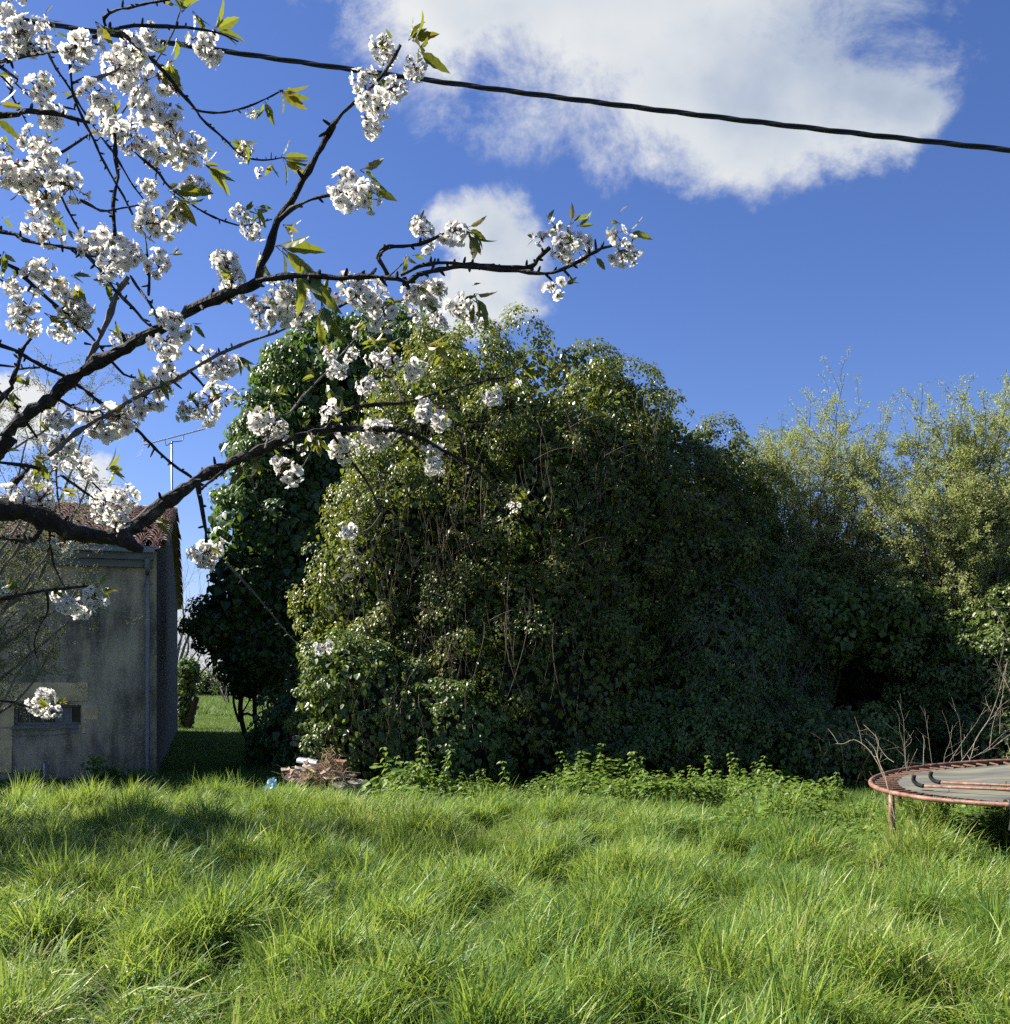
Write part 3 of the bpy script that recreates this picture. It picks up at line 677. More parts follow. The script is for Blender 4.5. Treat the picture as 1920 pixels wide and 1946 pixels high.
M['mat']=roughmat('mossy_mat',[(.3,(.055,.058,.058)),(.48,(.11,.11,.095)),(.62,(.19,.185,.11)),(.8,(.27,.25,.15))],scale=2.2,detail=9,rough=.9,bump=.3,bscale=60,stretch=(.35,1.6,1))
a=np.linspace(0,2*np.pi,121); mb=MB(); P=tp(np.full(121,TR),a); tube(mb,P,.0185,12,cap=False); mb.build('rim',M['rust'],tr,smooth=True)
for k in range(6):
    mb=MB(); aa=math.pi*1.27+k*math.pi/3; P=tp(np.full(4,TR),np.linspace(aa-.03,aa+.03,4)); tube(mb,P,.0205,12); mb.build('rim_joint',M['rust'],tr,smooth=True)
mr_=TR-.20
nr=np.linspace(0,1,14); V=[];F=[]
for i,r_ in enumerate(nr):
    for k in range(72):
        aa=k*2*np.pi/72; sag=-.035*(1-r_**2)+.006*math.sin(aa*5+r_*9); V.append(tp(np.array(mr_*r_),np.array(aa),-.012+sag))
V=np.array(V)
for i in range(13):
    for k in range(72): F.append([i*72+k,i*72+(k+1)%72,(i+1)*72+(k+1)%72,(i+1)*72+k])
mb=MB(); mb.add(V,[np.array(F)]); V2=V-tn_*.008; mb.add(V2,[np.array(F)[:,::-1]]); mb.build('mat',M['mat'],tr,smooth=True)
mb=MB(); tube(mb,np.stack([np.linspace(0,-.205,12),0*np.arange(12.),-.01+0*np.arange(12.)],1),np.where(np.arange(12)%11<1,.004,.0105),6); sm=mb.mesh('spring',M['rustdark'],True)
for k in range(72):
    aa=k*2*np.pi/72+.02; o=bpy.data.objects.new('spring',sm); COL.objects.link(o); o.parent=tr
    p=tp(np.array(TR-.012),np.array(aa),-.004); xx=unit(tp(np.array(1.),np.array(aa+rng.normal(0,.02)))); yy=unit(np.cross(tn_,xx))
    Mx=Matrix.Identity(4)
    for i in range(3): Mx[i][0]=xx[i];Mx[i][1]=yy[i];Mx[i][2]=tn_[i];Mx[i][3]=p[i]
    o.matrix_local=Mx
# legs: the seen one at picture column 1693, the others follow round the rim
la=None
tt=np.linspace(0,2*np.pi,1441); pr=TC+tp(np.full(1441,TR),tt); pxs=960+pr[:,0]/pr[:,1]*1920; pys=HZ-(pr[:,2]-EYE)/pr[:,1]*1920
cand=(np.abs(pxs-1694)<6)&(pys>1500); la=tt[cand][len(tt[cand])//2]
for k in range(6):
    aa=la+k*math.pi/3; p=tp(np.array(TR),np.array(aa),-.02); q_=np.array([p[0]*.985,p[1]*.985,-TC[2]-.12])
    q2=p+(q_-p)*.18
    mb=MB(); tube(mb,np.array([p,q2,q_]),np.array([.021,.0235,.0235]),10); mb.build('leg',M['rust' if k==0 else 'rustdark'],tr,smooth=True)
# strap at the near edge of the picture
def onplane(px,py,h=0):
    d=np.array([(px-960)/1920,1,(HZ-py)/1920]); o=np.array([0,0,EYE]); t=np.dot(TC+tn_*h-o,tn_)/np.dot(d,tn_); return o+d*t
i=np.argmin((pxs-1916)**2+(pys-1530)**2); p=pr[i]
mb=MB(); P=np.array([p+np.array([-.0,.05,.02]),p+np.array([0,0,.034]),p+np.array([0,-.032,.01]),p+np.array([0.01,-.03,-.08]),p+np.array([.0,-.02,-.17])])-TC
tube(mb,resample(P,.02),.012,6); mb.build('strap',M['cable'],tr)
M['foam']=roughmat('black_foam',[(.3,(.012,.012,.013)),(.7,(.03,.03,.03))],rough=.9)
for (a_,b_,nm) in (((1783,1487),(1925,1493),'rusty enclosure pole lying on the trampoline mat, the farther of two'),((1751,1494),(1925,1501),'rusty enclosure pole lying on the trampoline mat, the one nearer its rim')):
    A=onplane(*a_,h=.012); B=onplane(*b_,h=.012); B=A+unit(B-A)*1.75
    t=thing('enclosure_pole',A,nm,'pole',group='poles on the trampoline'); dd=B-A
    mb=MB(); tube(mb,np.stack([np.zeros(3),dd*.3,dd*.6,dd]),.0115,9); mb.build('tube',M['rust'],t,smooth=True)
    mb=MB(); u_=unit(dd); P=np.array([u_*.02,-u_*.03+np.array([0,0,.012]),-u_*.06+np.array([0,0,.045]),-u_*.055+np.array([0,0,.085])]); tube(mb,resample(P,.012),.0175,8); mb.build('end_cap',M['foam'],t,smooth=True)
    for f_ in (.3,.62):
        mb=MB(); c=dd*f_+np.array([0,0,.013]); tube(mb,np.array([c,c+np.array([0,0,.018])]),.004,6); mb.build('bolt',M['rustdark'],t)

# dead bramble stems round the trampoline (traced in one zoomed part of the picture)
def z4(pts,D,dd=0.):
    n=len(pts); return np.array([at(1580+a*.1863,1240+b*.1863,D+dd*i/max(1,n-1)) for i,(a,b) in enumerate(pts)])
def stems(nm,label,lst,extra=0,er=None):
    t=None; mb=MB()
    for pts,D,dd,r_ in lst:
        P=resample(z4(pts,D,dd),.03)
        if t is None: t=P[0]
        r_=r_*.38; tube(mb,P-t,np.linspace(r_,r_*.45,len(P)),5)
        for k in range(3,len(P)-1,4):
            if rng.uniform()<.75:
                d=unit(P[k+1]-P[k]); s=unit(np.cross(d,rdir(1)[0])); l_=rng.uniform(.03,.14)
                tube(mb,np.array([P[k],P[k]+s*l_*.5+d*l_*.5,P[k]+s*l_*.9+d*l_*1.1+rng.normal(0,.008,3)])-t,np.array([r_*.5,r_*.4,r_*.25]),4)
    o=mb.build(nm,M['dead']); o.location=t; return tag(o,label,'dead stems',group='dead stems round the trampoline')
stems('dead_bramble','forked pale dead bramble bending over the trampoline rim above its leg',[
 ([(650,1700),(600,1450),(560,1330),(500,1180),(420,1040),(340,950),(230,890),(130,930),(45,930)],7.0,.5,.008),
 ([(580,1400),(545,1250),(480,1100),(440,980),(350,880)],7.05,.3,.006),
 ([(520,1200),(470,1050),(480,900),(400,800),(330,735)],7.1,.3,.005),
 ([(740,990),(650,940),(560,890),(470,860),(380,840),(265,825)],8.2,-.5,.005),
 ([(640,1120),(560,1060),(480,940),(450,830)],7.5,.3,.004),
 ([(650,1700),(560,1560),(530,1440),(390,1210)],6.7,.2,.004)])
stems('dead_bramble','thin upright dead stems standing behind the mossy trampoline mat',[
 ([(775,1300),(760,1080),(745,850),(740,700),(700,540),(680,490)],9.3,.1,.006),
 ([(770,1300),(740,950),(700,800),(690,650),(610,545)],9.3,.1,.005),
 ([(940,1220),(945,1000),(950,900),(935,850)],9.3,.1,.010),
 ([(1040,1200),(1010,1000),(985,800),(960,650),(910,550)],9.4,.1,.005),
 ([(1150,1160),(1160,1050),(1215,900),(1240,740)],9.5,.1,.005),
 ([(1260,1160),(1220,900),(1180,720),(1130,590)],9.5,.1,.004),
 ([(740,1120),(900,1130),(1050,1140),(1200,1160),(1300,1170)],9.3,.1,.006),
 ([(730,1000),(820,900),(780,820)],9.2,.2,.004),([(880,980),(800,1150),(760,1290)],9.1,.1,.004),
 ([(600,1280),(720,1220),(860,1190)],8.6,.3,.006),([(1340,1160),(1330,950),(1310,700),(1270,600),(1200,500)],9.6,.1,.004)])
stems('dead_bramble','tall fan of pale dead canes leaning out behind the trampoline',[
 ([(1390,1170),(1440,1020),(1480,880),(1600,700),(1690,480),(1750,270),(1790,110)],9.6,.3,.010),
 ([(1290,1160),(1450,940),(1560,750),(1680,620),(1740,480),(1770,250),(1800,60)],9.7,.3,.008),
 ([(1200,1130),(1350,900),(1480,720),(1570,560)],9.6,.3,.006),
 ([(1430,1080),(1580,990),(1720,860),(1850,760),(1990,690)],9.6,.2,.007),
 ([(1460,1060),(1620,990),(1800,850),(1990,740)],9.7,.2,.007),
 ([(1625,930),(1650,740),(1720,560),(1900,440)],9.8,.3,.005),
 ([(1720,830),(1725,640),(1740,480)],9.8,.2,.004),([(1570,590),(1640,610),(1740,630),(1830,600)],9.8,.2,.005),
 ([(1630,600),(1590,520),(1570,440)],9.8,.1,.004),([(1830,400),(1760,260),(1670,60)],9.8,.2,.005),
 ([(1830,1130),(1790,1050),(1820,1000),(1780,880)],9.5,.2,.006)])

# ------------------------------------------------------------------ rubble heap
def z5(a,b,D=13.8): return at(480+a*.1469,1360+b*.1469,D)
M['plank']=roughmat('pale_old_plank',[(.3,(.26,.20,.13)),(.7,(.46,.38,.26))],scale=5,stretch=(1,9,9),bump=.5,bscale=20)
M['brick']=roughmat('pinkish_tile_slab',[(.3,(.15,.095,.07)),(.55,(.27,.175,.13)),(.7,(.34,.26,.20))],scale=7,bump=.4)
M['redclay']=roughmat('red_clay',[(.3,(.26,.10,.055)),(.7,(.40,.17,.09))],scale=7,bump=.4)
M['concrete']=roughmat('rough_concrete',[(.3,(.17,.15,.11)),(.7,(.33,.30,.23))],scale=9,bump=.6)
M['pvc']=roughmat('grey_pvc',[(.3,(.20,.205,.205)),(.7,(.30,.305,.305))],scale=3,rough=.45,bump=.05)
def slab(nm,A,B,th,wd,mat,label,cat,roll=0.,group='slabs and boards of the rubble heap'):
    d=B-A; l_=np.linalg.norm(d); xx=d/l_; yy=unit(np.cross(np.array([0,0,1.]),xx)); zz=np.cross(xx,yy)
    c,s=math.cos(roll),math.sin(roll); y2=yy*c+zz*s; z2=zz*c-yy*s
    mb=MB(); bevel_box(mb,(l_,wd,th),min(.008,th*.25),rot=np.stack([xx,y2,z2],1),jig=.004); o=mb.build(nm,mat); o.location=(A+B)/2; return tag(o,label,cat,group)
slab('tile_slab',z5(455,860,13.4),z5(590,735,13.9),.03,.16,M['brick'],'pale pink tile slab leaning at the outer end of the rubble heap','tile slab',.5)
slab('tile_slab',z5(530,880,13.4),z5(665,740,13.9),.03,.17,M['brick'],'pink tile slab leaning in the middle of three on the rubble heap','tile slab',.5)
slab('tile_slab',z5(600,890,13.4),z5(690,790,13.8),.03,.14,M['brick'],'short pink tile slab, innermost of the three leaning on the rubble heap','tile slab',.5)
slab('plank',z5(500,712,13.9),z5(735,704,14.1),.03,.10,M['plank'],'thin straight plank lying level across the top of the tile slabs','plank',.2)
slab('plank',z5(690,615,14.1),z5(880,700,13.9),.05,.15,M['plank'],'broad pale plank tilted down towards the dry weeds','plank',.9)
slab('plank',z5(790,680,13.7),z5(1000,635,14.),.04,.12,M['brick'],'pinkish broken board on top of the rubble heap','plank',.6)
slab('plank',z5(1010,770,13.8),z5(1180,745,13.9),.05,.10,M['brick'],'dusty red board low under the red clay block','plank',.3)
slab('plank',z5(1060,810,13.5),z5(1330,770,13.8),.025,.06,M['plank'],'narrow stick lying at the ivy foot beside the concrete slab','plank',.3)
slab('concrete_slab',z5(1260,900,13.4),z5(1450,870,13.7),.06,.17,M['concrete'],'grey concrete slab half sunk in the nettles beside the rubble','slab',.15)
slab('concrete_slab',z5(1050,935,13.1),z5(1190,890,13.4),.04,.12,M['concrete'],'pale stone flake at the grassy edge of the rubble heap','slab',.5)
slab('clay_block',z5(1050,665,14.),z5(1190,675,14.),.19,.17,M['redclay'],'red clay block tucked under the ivy on the rubble heap','block',.1)
mb=MB(); A=z5(610,600,14.2); B=z5(860,640,14.); 
aa=np.linspace(0,math.pi,9); V=[]
d=B-A; yy=unit(np.cross([0,0,1.],d))
for t in (0,1):
    for r_ in (.07,.058):
        for b in aa: V.append(d*t+yy*r_*math.cos(b)+np.array([0,0,r_*math.sin(b)]))
F=[[i,i+1,i+19,i+18] for i in range(8)]+[[i+9,i+27,i+28,i+10] for i in range(8)]+[[i,i+9,i+10,i+1] for i in range(8)]
mb.add(np.array(V),[np.array(F)]); o=mb.build('gutter_length',M['zinc']); o.location=A; tag(o,'grey half round gutter length lying on the rubble heap','gutter')
for k,(a_,b_,lab) in enumerate(((( 540,285),(900,350),'upper of two grey plastic pipes sticking out of the ivy foot'),((512,360),(900,440),'lower of two grey plastic pipes sticking out of the ivy foot'),((612,235),(900,270),'short shaded pipe end behind the two grey plastic pipes'))):
    A=z5(*a_,14.6+.25*(k==2)); B=A+unit(z5(*b_,15.2)-A)*2.2
    mb=MB(); d=B-A; 
    tube(mb,np.stack([0*d,d*.5,d]),.037,14,cap=False); tube(mb,np.stack([d,d*.5,0*d]),.033,14,cap=False)
    n=14; ring=MB()
    o=mb.build('plastic_pipe',M['pvc'],smooth=True); o.location=A; tag(o,lab,'pipe',group='plastic pipes by the ivy foot')
for k in range(14):
    p_=z5(rng.uniform(430,1150),rng.uniform(700,900),rng.uniform(13.3,13.9)); p_[2]=max(p_[2],.12)+rng.uniform(0,.08); d_=unit(np.array([rng.normal(),rng.normal(),rng.normal(0,.5)]))*rng.uniform(.07,.16)
    slab('tile_shard',p_,p_+d_,rng.uniform(.014,.024),rng.uniform(.06,.13),M['brick'] if k%3 else M['tile'],'small broken piece of clay tile lying in the rubble heap','tile shard',rng.uniform(-1,1),group='broken tile pieces')
# dry weeds on the heap
mb=MB(); n=380; c0=z5(900,790,13.7)
P0=c0+rng.normal(size=(n,3))*np.array([.20,.14,.05]); d=rdir(n)*np.array([1,.6,.55])+np.array([0,0,.1]); l_=rng.uniform(.05,.22,n)
PP=np.stack([P0,P0+d*l_[:,None]*.5+rng.normal(size=(n,3))*.015,P0+d*l_[:,None]+rng.normal(size=(n,3))*.03],1)-c0
tubes3(mb,PP,.004,.002)
n=260; P0=c0+np.array([.10,0,.20])+rng.normal(size=(n,3))*np.array([.07,.07,.10]); d=rdir(n)+np.array([0,0,-.5]); l_=rng.uniform(.04,.14,n)
PP=np.stack([P0,P0+d*l_[:,None]*.5,P0+d*l_[:,None]+rng.normal(size=(n,3))*.03],1)-c0; tubes3(mb,PP,.004,.002)
o=mb.build('dry_weed_heap',roughmat('straw',[(.3,(.24,.17,.09)),(.7,(.42,.32,.19))],scale=12)); o.location=c0; tag(o,'heap of dry straw coloured weeds and roots on the rubble','weeds',kind='stuff')
# blue plastic bag
mb=MB(); n1_,n2_=22,16; c0=z5(235,900,12.9)+np.array([0,0,-.03])
U_,Vv=np.meshgrid(np.linspace(0,2*np.pi,n1_,endpoint=False),np.linspace(.02,np.pi-.02,n2_)); q_=np.stack([np.cos(U_)*np.sin(Vv),np.sin(U_)*np.sin(Vv),np.cos(Vv)],-1).reshape(-1,3)
P=q_*np.array([.075,.07,.085])*(1+.55*snoise(q_,.28,3))[:,None]+np.array([.025,0,.02])*np.clip(q_[:,2:3],0,1)**2
i=np.arange(n2_-1)[:,None]*n1_; j=np.arange(n1_)[None]; j2=(j+1)%n1_
mb.add(P,np.stack([i+j,i+n1_+j,i+n1_+j2,i+j2],-1).reshape(-1,4)); M['bag']=leafmat('thin_blue_plastic',[(0,(.30,.52,.66)),(1,(.45,.66,.78))],rough=.3,trans=.4,tcol=(.45,.7,.85)); o=mb.build('plastic_bag',M['bag']); o.location=c0; tag(o,'crumpled light blue plastic bag lying in the grass beside the rubble','bag')
# ------------------------------------------------------------------ ivy thicket, bushes and trees
rv_=np.random.default_rng(21)
def bl(px,py,D,r): return (at(px,py,D),np.array(r,float))
def leafy(name, base, blobs, label, cat, mat, dens=5.5, crad=(.22,.5), per=75, size=(.045,.075), T=T_IVY, back=.3, corek=.80, group=None, trunk=None, up=.45, tmean=.5, fill=True, amp=.10, lob=None):
    base=np.array(base,float); t=thing(name,base,label,cat,group)
    if lob:
        LB=lumps(blobs,lob[0],lob[1],rv_); C,Nn=surface_points(LB,dens,rv_,back=.12,amp=.12,nsc=.5)
        ok=blob_val(C,[(c,r*.8) for c,r in blobs])>1; C,Nn=C[ok],Nn[ok]
    else: C,Nn=surface_points(blobs,dens,rv_,back=back,amp=amp)
    rad=crad[0]+(crad[1]-crad[0])*rv_.uniform(0,1,len(C))**1.6
    C=C-Nn*rad[:,None]*.35
    P,N,A,idx=clump_leaves(C,Nn,rad,per,rv_,up=up)
    ct=rv_.normal(0,.16,len(C))
    n=len(P); L=rv_.uniform(size[0],size[1],n)
    tint=np.clip(tmean+ct[idx]+rv_.normal(0,.2,n),0,1)
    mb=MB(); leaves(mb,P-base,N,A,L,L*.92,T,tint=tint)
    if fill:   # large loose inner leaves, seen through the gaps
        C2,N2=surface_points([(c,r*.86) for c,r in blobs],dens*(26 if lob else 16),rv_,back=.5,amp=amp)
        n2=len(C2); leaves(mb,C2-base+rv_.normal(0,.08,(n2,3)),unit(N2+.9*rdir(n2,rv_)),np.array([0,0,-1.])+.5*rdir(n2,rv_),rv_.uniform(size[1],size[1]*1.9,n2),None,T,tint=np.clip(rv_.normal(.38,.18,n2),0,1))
    o=mb.build('foliage',mat,t)
    if corek:
        mb=MB(); core(mb,[(c-base,r) for c,r in blobs],corek); mb.build('shade_core',M['darkcore'],t,smooth=True)  # added opaque core, blocks light so gaps between leaves look dark
    if trunk:
        mb=MB()
        for pts,r0,r1 in trunk:
            Q=resample(np.array(pts)-base,.12); tube(mb,Q,np.linspace(r0,r1,len(Q)),8,jig=.06)
        mb.build('trunk',M['darkbark'],t,smooth=True)
    return t

def stems_part(t, base, blobs, n, xr, zr, lr, r=(.003,.007), drift=.5, label=None, off=(.02,.30), name='hanging_stems', mat='stem'):
    """thin stems hanging in front of the leafy face"""
    PP=[];tries=0
    cs=np.array([c for c,_ in blobs]); rs=np.array([q for _,q in blobs])
    while len(PP)<n and tries<n*6:
        tries+=1
        x=rv_.uniform(*xr); z=rv_.uniform(*zr)
        l_=rv_.uniform(*lr); K=12; ph=rv_.uniform(0,6.28); dr=rv_.normal(0,drift)
        zz=z-l_*np.linspace(0,1,K)**(rv_.uniform(.8,1.3))
        xx=x+dr*np.linspace(0,1,K)*l_*.5+.10*l_*np.sin(np.linspace(0,rv_.uniform(2,6),K)+ph)
        if rv_.uniform()<.25: zz=z+np.sin(np.linspace(0,2.8,K))*.25*l_-np.linspace(0,.35,K)*l_; xx=x+np.linspace(0,1,K)*l_*.6*np.sign(dr)
        # front surface
        q=1-((xx[:,None]-cs[None,:,0])/rs[None,:,0])**2-((zz[:,None]-cs[None,:,2])/rs[None,:,2])**2
        yf=np.where(q>0,cs[None,:,1]-rs[None,:,1]*np.sqrt(np.maximum(q,0)),99).min(1)
        if (yf>90).any(): continue
        yf=np.minimum.accumulate(yf)*.6+yf*.4
        PP.append(np.stack([xx,yf-rv_.uniform(*off)+.05*np.sin(np.linspace(0,4,K)+ph),np.maximum(zz,.02)],1))
    PP=np.array(PP)-base; mb=MB(); tubes3(mb,PP,rv_.uniform(r[0],r[1],len(PP)),rv_.uniform(r[0]*.4,r[1]*.5,len(PP)))
    o=mb.build(name,M[mat],t); o['kind']='stuff'; return o

# main ivy dome
MD=[(np.array([.25,18.3,3.75]),np.array([3.1,2.9,4.25])),(np.array([-.85,18.2,4.7]),np.array([2.1,2.3,3.15])),
    (np.array([-2.2,16.9,2.4]),np.array([1.15,1.4,2.45])),(np.array([2.9,18.6,2.9]),np.array([1.75,2.4,3.5])),(np.array([4.0,18.8,2.8]),np.array([1.3,1.9,3.35])),
    (np.array([.2,16.3,1.3]),np.array([2.2,1.3,2.3])),(np.array([1.6,18.0,4.2]),np.array([1.9,2.3,2.9])),(np.array([-1.5,16.9,4.2]),np.array([1.0,1.2,1.7]))]
mbase=np.array([.3,17.5,0])
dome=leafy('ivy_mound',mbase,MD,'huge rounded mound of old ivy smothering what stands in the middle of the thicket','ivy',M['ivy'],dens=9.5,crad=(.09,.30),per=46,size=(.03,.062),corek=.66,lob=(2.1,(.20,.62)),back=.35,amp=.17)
stems_part(dome,mbase,MD,160,(-1.2,3.9),(2.2,5.6),(.8,3.0))
stems_part(dome,mbase,MD,150,(-2.8,3.9),(3.5,6.6),(.5,1.6),name='loose_vines',off=(.05,.4),r=(.002,.005))
stems_part(dome,mbase,MD,110,(-2.4,-.6),(1.5,4.8),(.6,1.8),name='vine_strands',off=(.05,.35),r=(.002,.005))

# dark glossy tree behind on the left
TD=[bl(640,750,22.83,(1.98,1.81,1.75)),bl(770,735,22.6,(1.55,1.5,1.65)),bl(540,880,22.15,(1.19,1.47,1.69)),bl(500,1010,21.81,(1.04,1.36,1.47)),bl(492,1140,21.47,(1.07,1.19,1.13)),bl(505,1245,21.24,(0.85,1.02,0.85)),bl(600,1050,21.92,(1.36,1.58,2.60)),bl(430,1195,21.24,(0.70,0.68,0.62))]
tb=at(520,1475,21.02); tb[2]=0
tr_=[([at(486,1432,20.90),at(466,1395,20.90),at(457,1350,21.02),at(462,1310,21.13),at(480,1240,21.36),at(540,1100,21.81),at(620,900,22.60),at(640,800,22.83)],.055,.03),
     ([at(455,1372,20.96),at(446,1345,21.02),at(444,1320,21.02),at(450,1270,21.13)],.03,.02),
     ([at(455,1365,20.90),at(475,1330,20.90),at(492,1300,21.24)],.018,.012),
     ([at(485,1375,21.02),at(484,1330,21.13),at(486,1290,21.24),at(500,1200,21.47)],.05,.03),
     ([at(456,1362,20.90),at(470,1356,20.90),at(495,1370,21.02),at(500,1390,21.13)],.03,.02),
     ([np.array([-4.4,22.2,0]),np.array([-4.3,22.2,2.]),np.array([-4.,22.6,5.]),np.array([-3.9,22.8,7.8])],.16,.05)]
t0=tr_[0][0][0].copy(); t0[2]=-.05; tr_[0][0].insert(0,t0+np.array([.12,0,0]))
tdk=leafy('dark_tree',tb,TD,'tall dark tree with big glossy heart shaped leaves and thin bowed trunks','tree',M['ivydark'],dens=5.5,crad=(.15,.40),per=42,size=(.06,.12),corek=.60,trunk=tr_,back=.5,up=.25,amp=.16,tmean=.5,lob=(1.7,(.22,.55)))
leafy('dark_bush',at(565,1470,17.6)*np.array([1,1,0]),[(at(572,1390,17.8),np.array([.75,.9,.85])),(at(530,1425,18.2),np.array([.55,.7,.55]))],'low unlit bush in deep shade under the dark tree behind the rubble','bush',M['ivydark'],dens=9,crad=(.12,.25),per=35,size=(.05,.08),corek=.8,tmean=.25)

# front-left lit shrub
SB=[(np.array([-1.95,15.3,.85]),np.array([1.15,.95,1.25])),(np.array([-1.0,15.1,.6]),np.array([1.1,.8,1.05])),(np.array([-2.45,15.3,1.3]),np.array([.6,.8,1.0]))]
shb=leafy('bramble_shrub',(-1.7,15.2,0),SB,'sunlit greyish green shrub spilling out over the rubble at the front of the ivy','shrub',M['bramble'],dens=13,crad=(.08,.22),per=40,lob=(3.2,(.16,.42)),size=(.04,.065),T=T_IVY,corek=.70,amp=.16,tmean=.62)
stems_part(shb,np.array([-1.7,15.2,0]),SB,80,(-2.6,-.4),(.5,1.9),(.3,.9),r=(.002,.004),name='stems')

# dark bushes to the right of the mound
sth=leafy('shade_thicket',(4.5,17.5,0),[(np.array([4.4,18.0,2.1]),np.array([1.2,1.4,2.5])),(np.array([3.6,16.8,1.5]),np.array([1.2,1.1,1.7]))],'dark brambly thicket in deep shade between the ivy mound and the budding trees','thicket',M['bramble'],dens=11,crad=(.12,.28),per=58,size=(.03,.058),corek=.72,tmean=.5,amp=.16,lob=(1.5,(.3,.7)))
SH=[(np.array([4.4,18.0,2.1]),np.array([1.2,1.4,2.5])),(np.array([3.6,16.8,1.5]),np.array([1.2,1.1,1.7]))]
stems_part(sth,np.array([4.5,17.5,0]),SH,150,(2.6,5.6),(1.0,4.2),(.5,1.8),r=(.002,.005),name='canes',drift=1.2,off=(.1,.5),mat='twig')
BR=[(np.array([3.5,16.2,.55]),np.array([2.0,1.2,1.05])),(np.array([4.9,15.6,.40]),np.array([1.2,1.1,.75])),(np.array([2.0,16.0,.5]),np.array([1.2,.8,.9]))]
brt=leafy('bramble_bank',(3.2,14.8,0),BR,'low dark bank of brambles sloping down beside the trampoline','brambles',M['bramble'],dens=15,crad=(.10,.24),per=48,size=(.03,.055),corek=.68,tmean=.5,amp=.18,lob=(2.5,(.2,.5)))
stems_part(brt,np.array([3.2,14.8,0]),BR,90,(1.2,5.4),(.4,1.5),(.3,1.0),r=(.002,.004),name='bramble_canes',drift=1.2)
leafy('evergreen_bush',(6.2,17.2,0),[(np.array([5.55,17.2,2.6]),np.array([.7,.8,.75])),(np.array([6.6,17.2,2.6]),np.array([.75,.8,.8])),(np.array([5.7,18.4,3.0]),np.array([1.3,.8,1.2]))],'green bush hanging over the black hollow behind the trampoline','bush',M['bramble'],dens=12,crad=(.12,.26),per=42,size=(.045,.07),corek=.6,tmean=.6,lob=(2.5,(.2,.45)))
BG=[(np.array([8.5,16.5,1.5]),np.array([1.45,1.3,1.85])),(np.array([7.3,17.3,1.0]),np.array([.7,.8,1.0])),(np.array([10.3,16.4,1.5]),np.array([1.6,1.4,1.9])),(np.array([8.4,15.0,.5]),np.array([1.5,1.,.75]))]
bgt=leafy('hedge_bush',(8.3,15.4,0),BG,'broad dark green bush rising behind the trampoline canes','bush',M['bramble'],dens=12,crad=(.12,.28),per=52,size=(.03,.06),corek=.70,tmean=.5,amp=.15,lob=(1.6,(.25,.65)))
stems_part(bgt,np.array([8.3,15.4,0]),BG,130,(6.8,11.),(.8,3.0),(.4,1.5),r=(.002,.005),name='canes',drift=1.2,off=(.1,.5),mat='twig')
leafy('back_thicket',(6,20.5,0),[(np.array([5.2,20.4,1.5]),np.array([2.2,1.,2.4])),(np.array([8.2,20.,1.6]),np.array([2.4,1.,2.8])),(np.array([11.,19.,1.6]),np.array([2.2,1.2,3.]))],'unlit back row of thicket closing the hollow under the budding trees','thicket',M['ivydark'],dens=7,crad=(.2,.4),per=40,size=(.06,.1),corek=.75,tmean=.3)

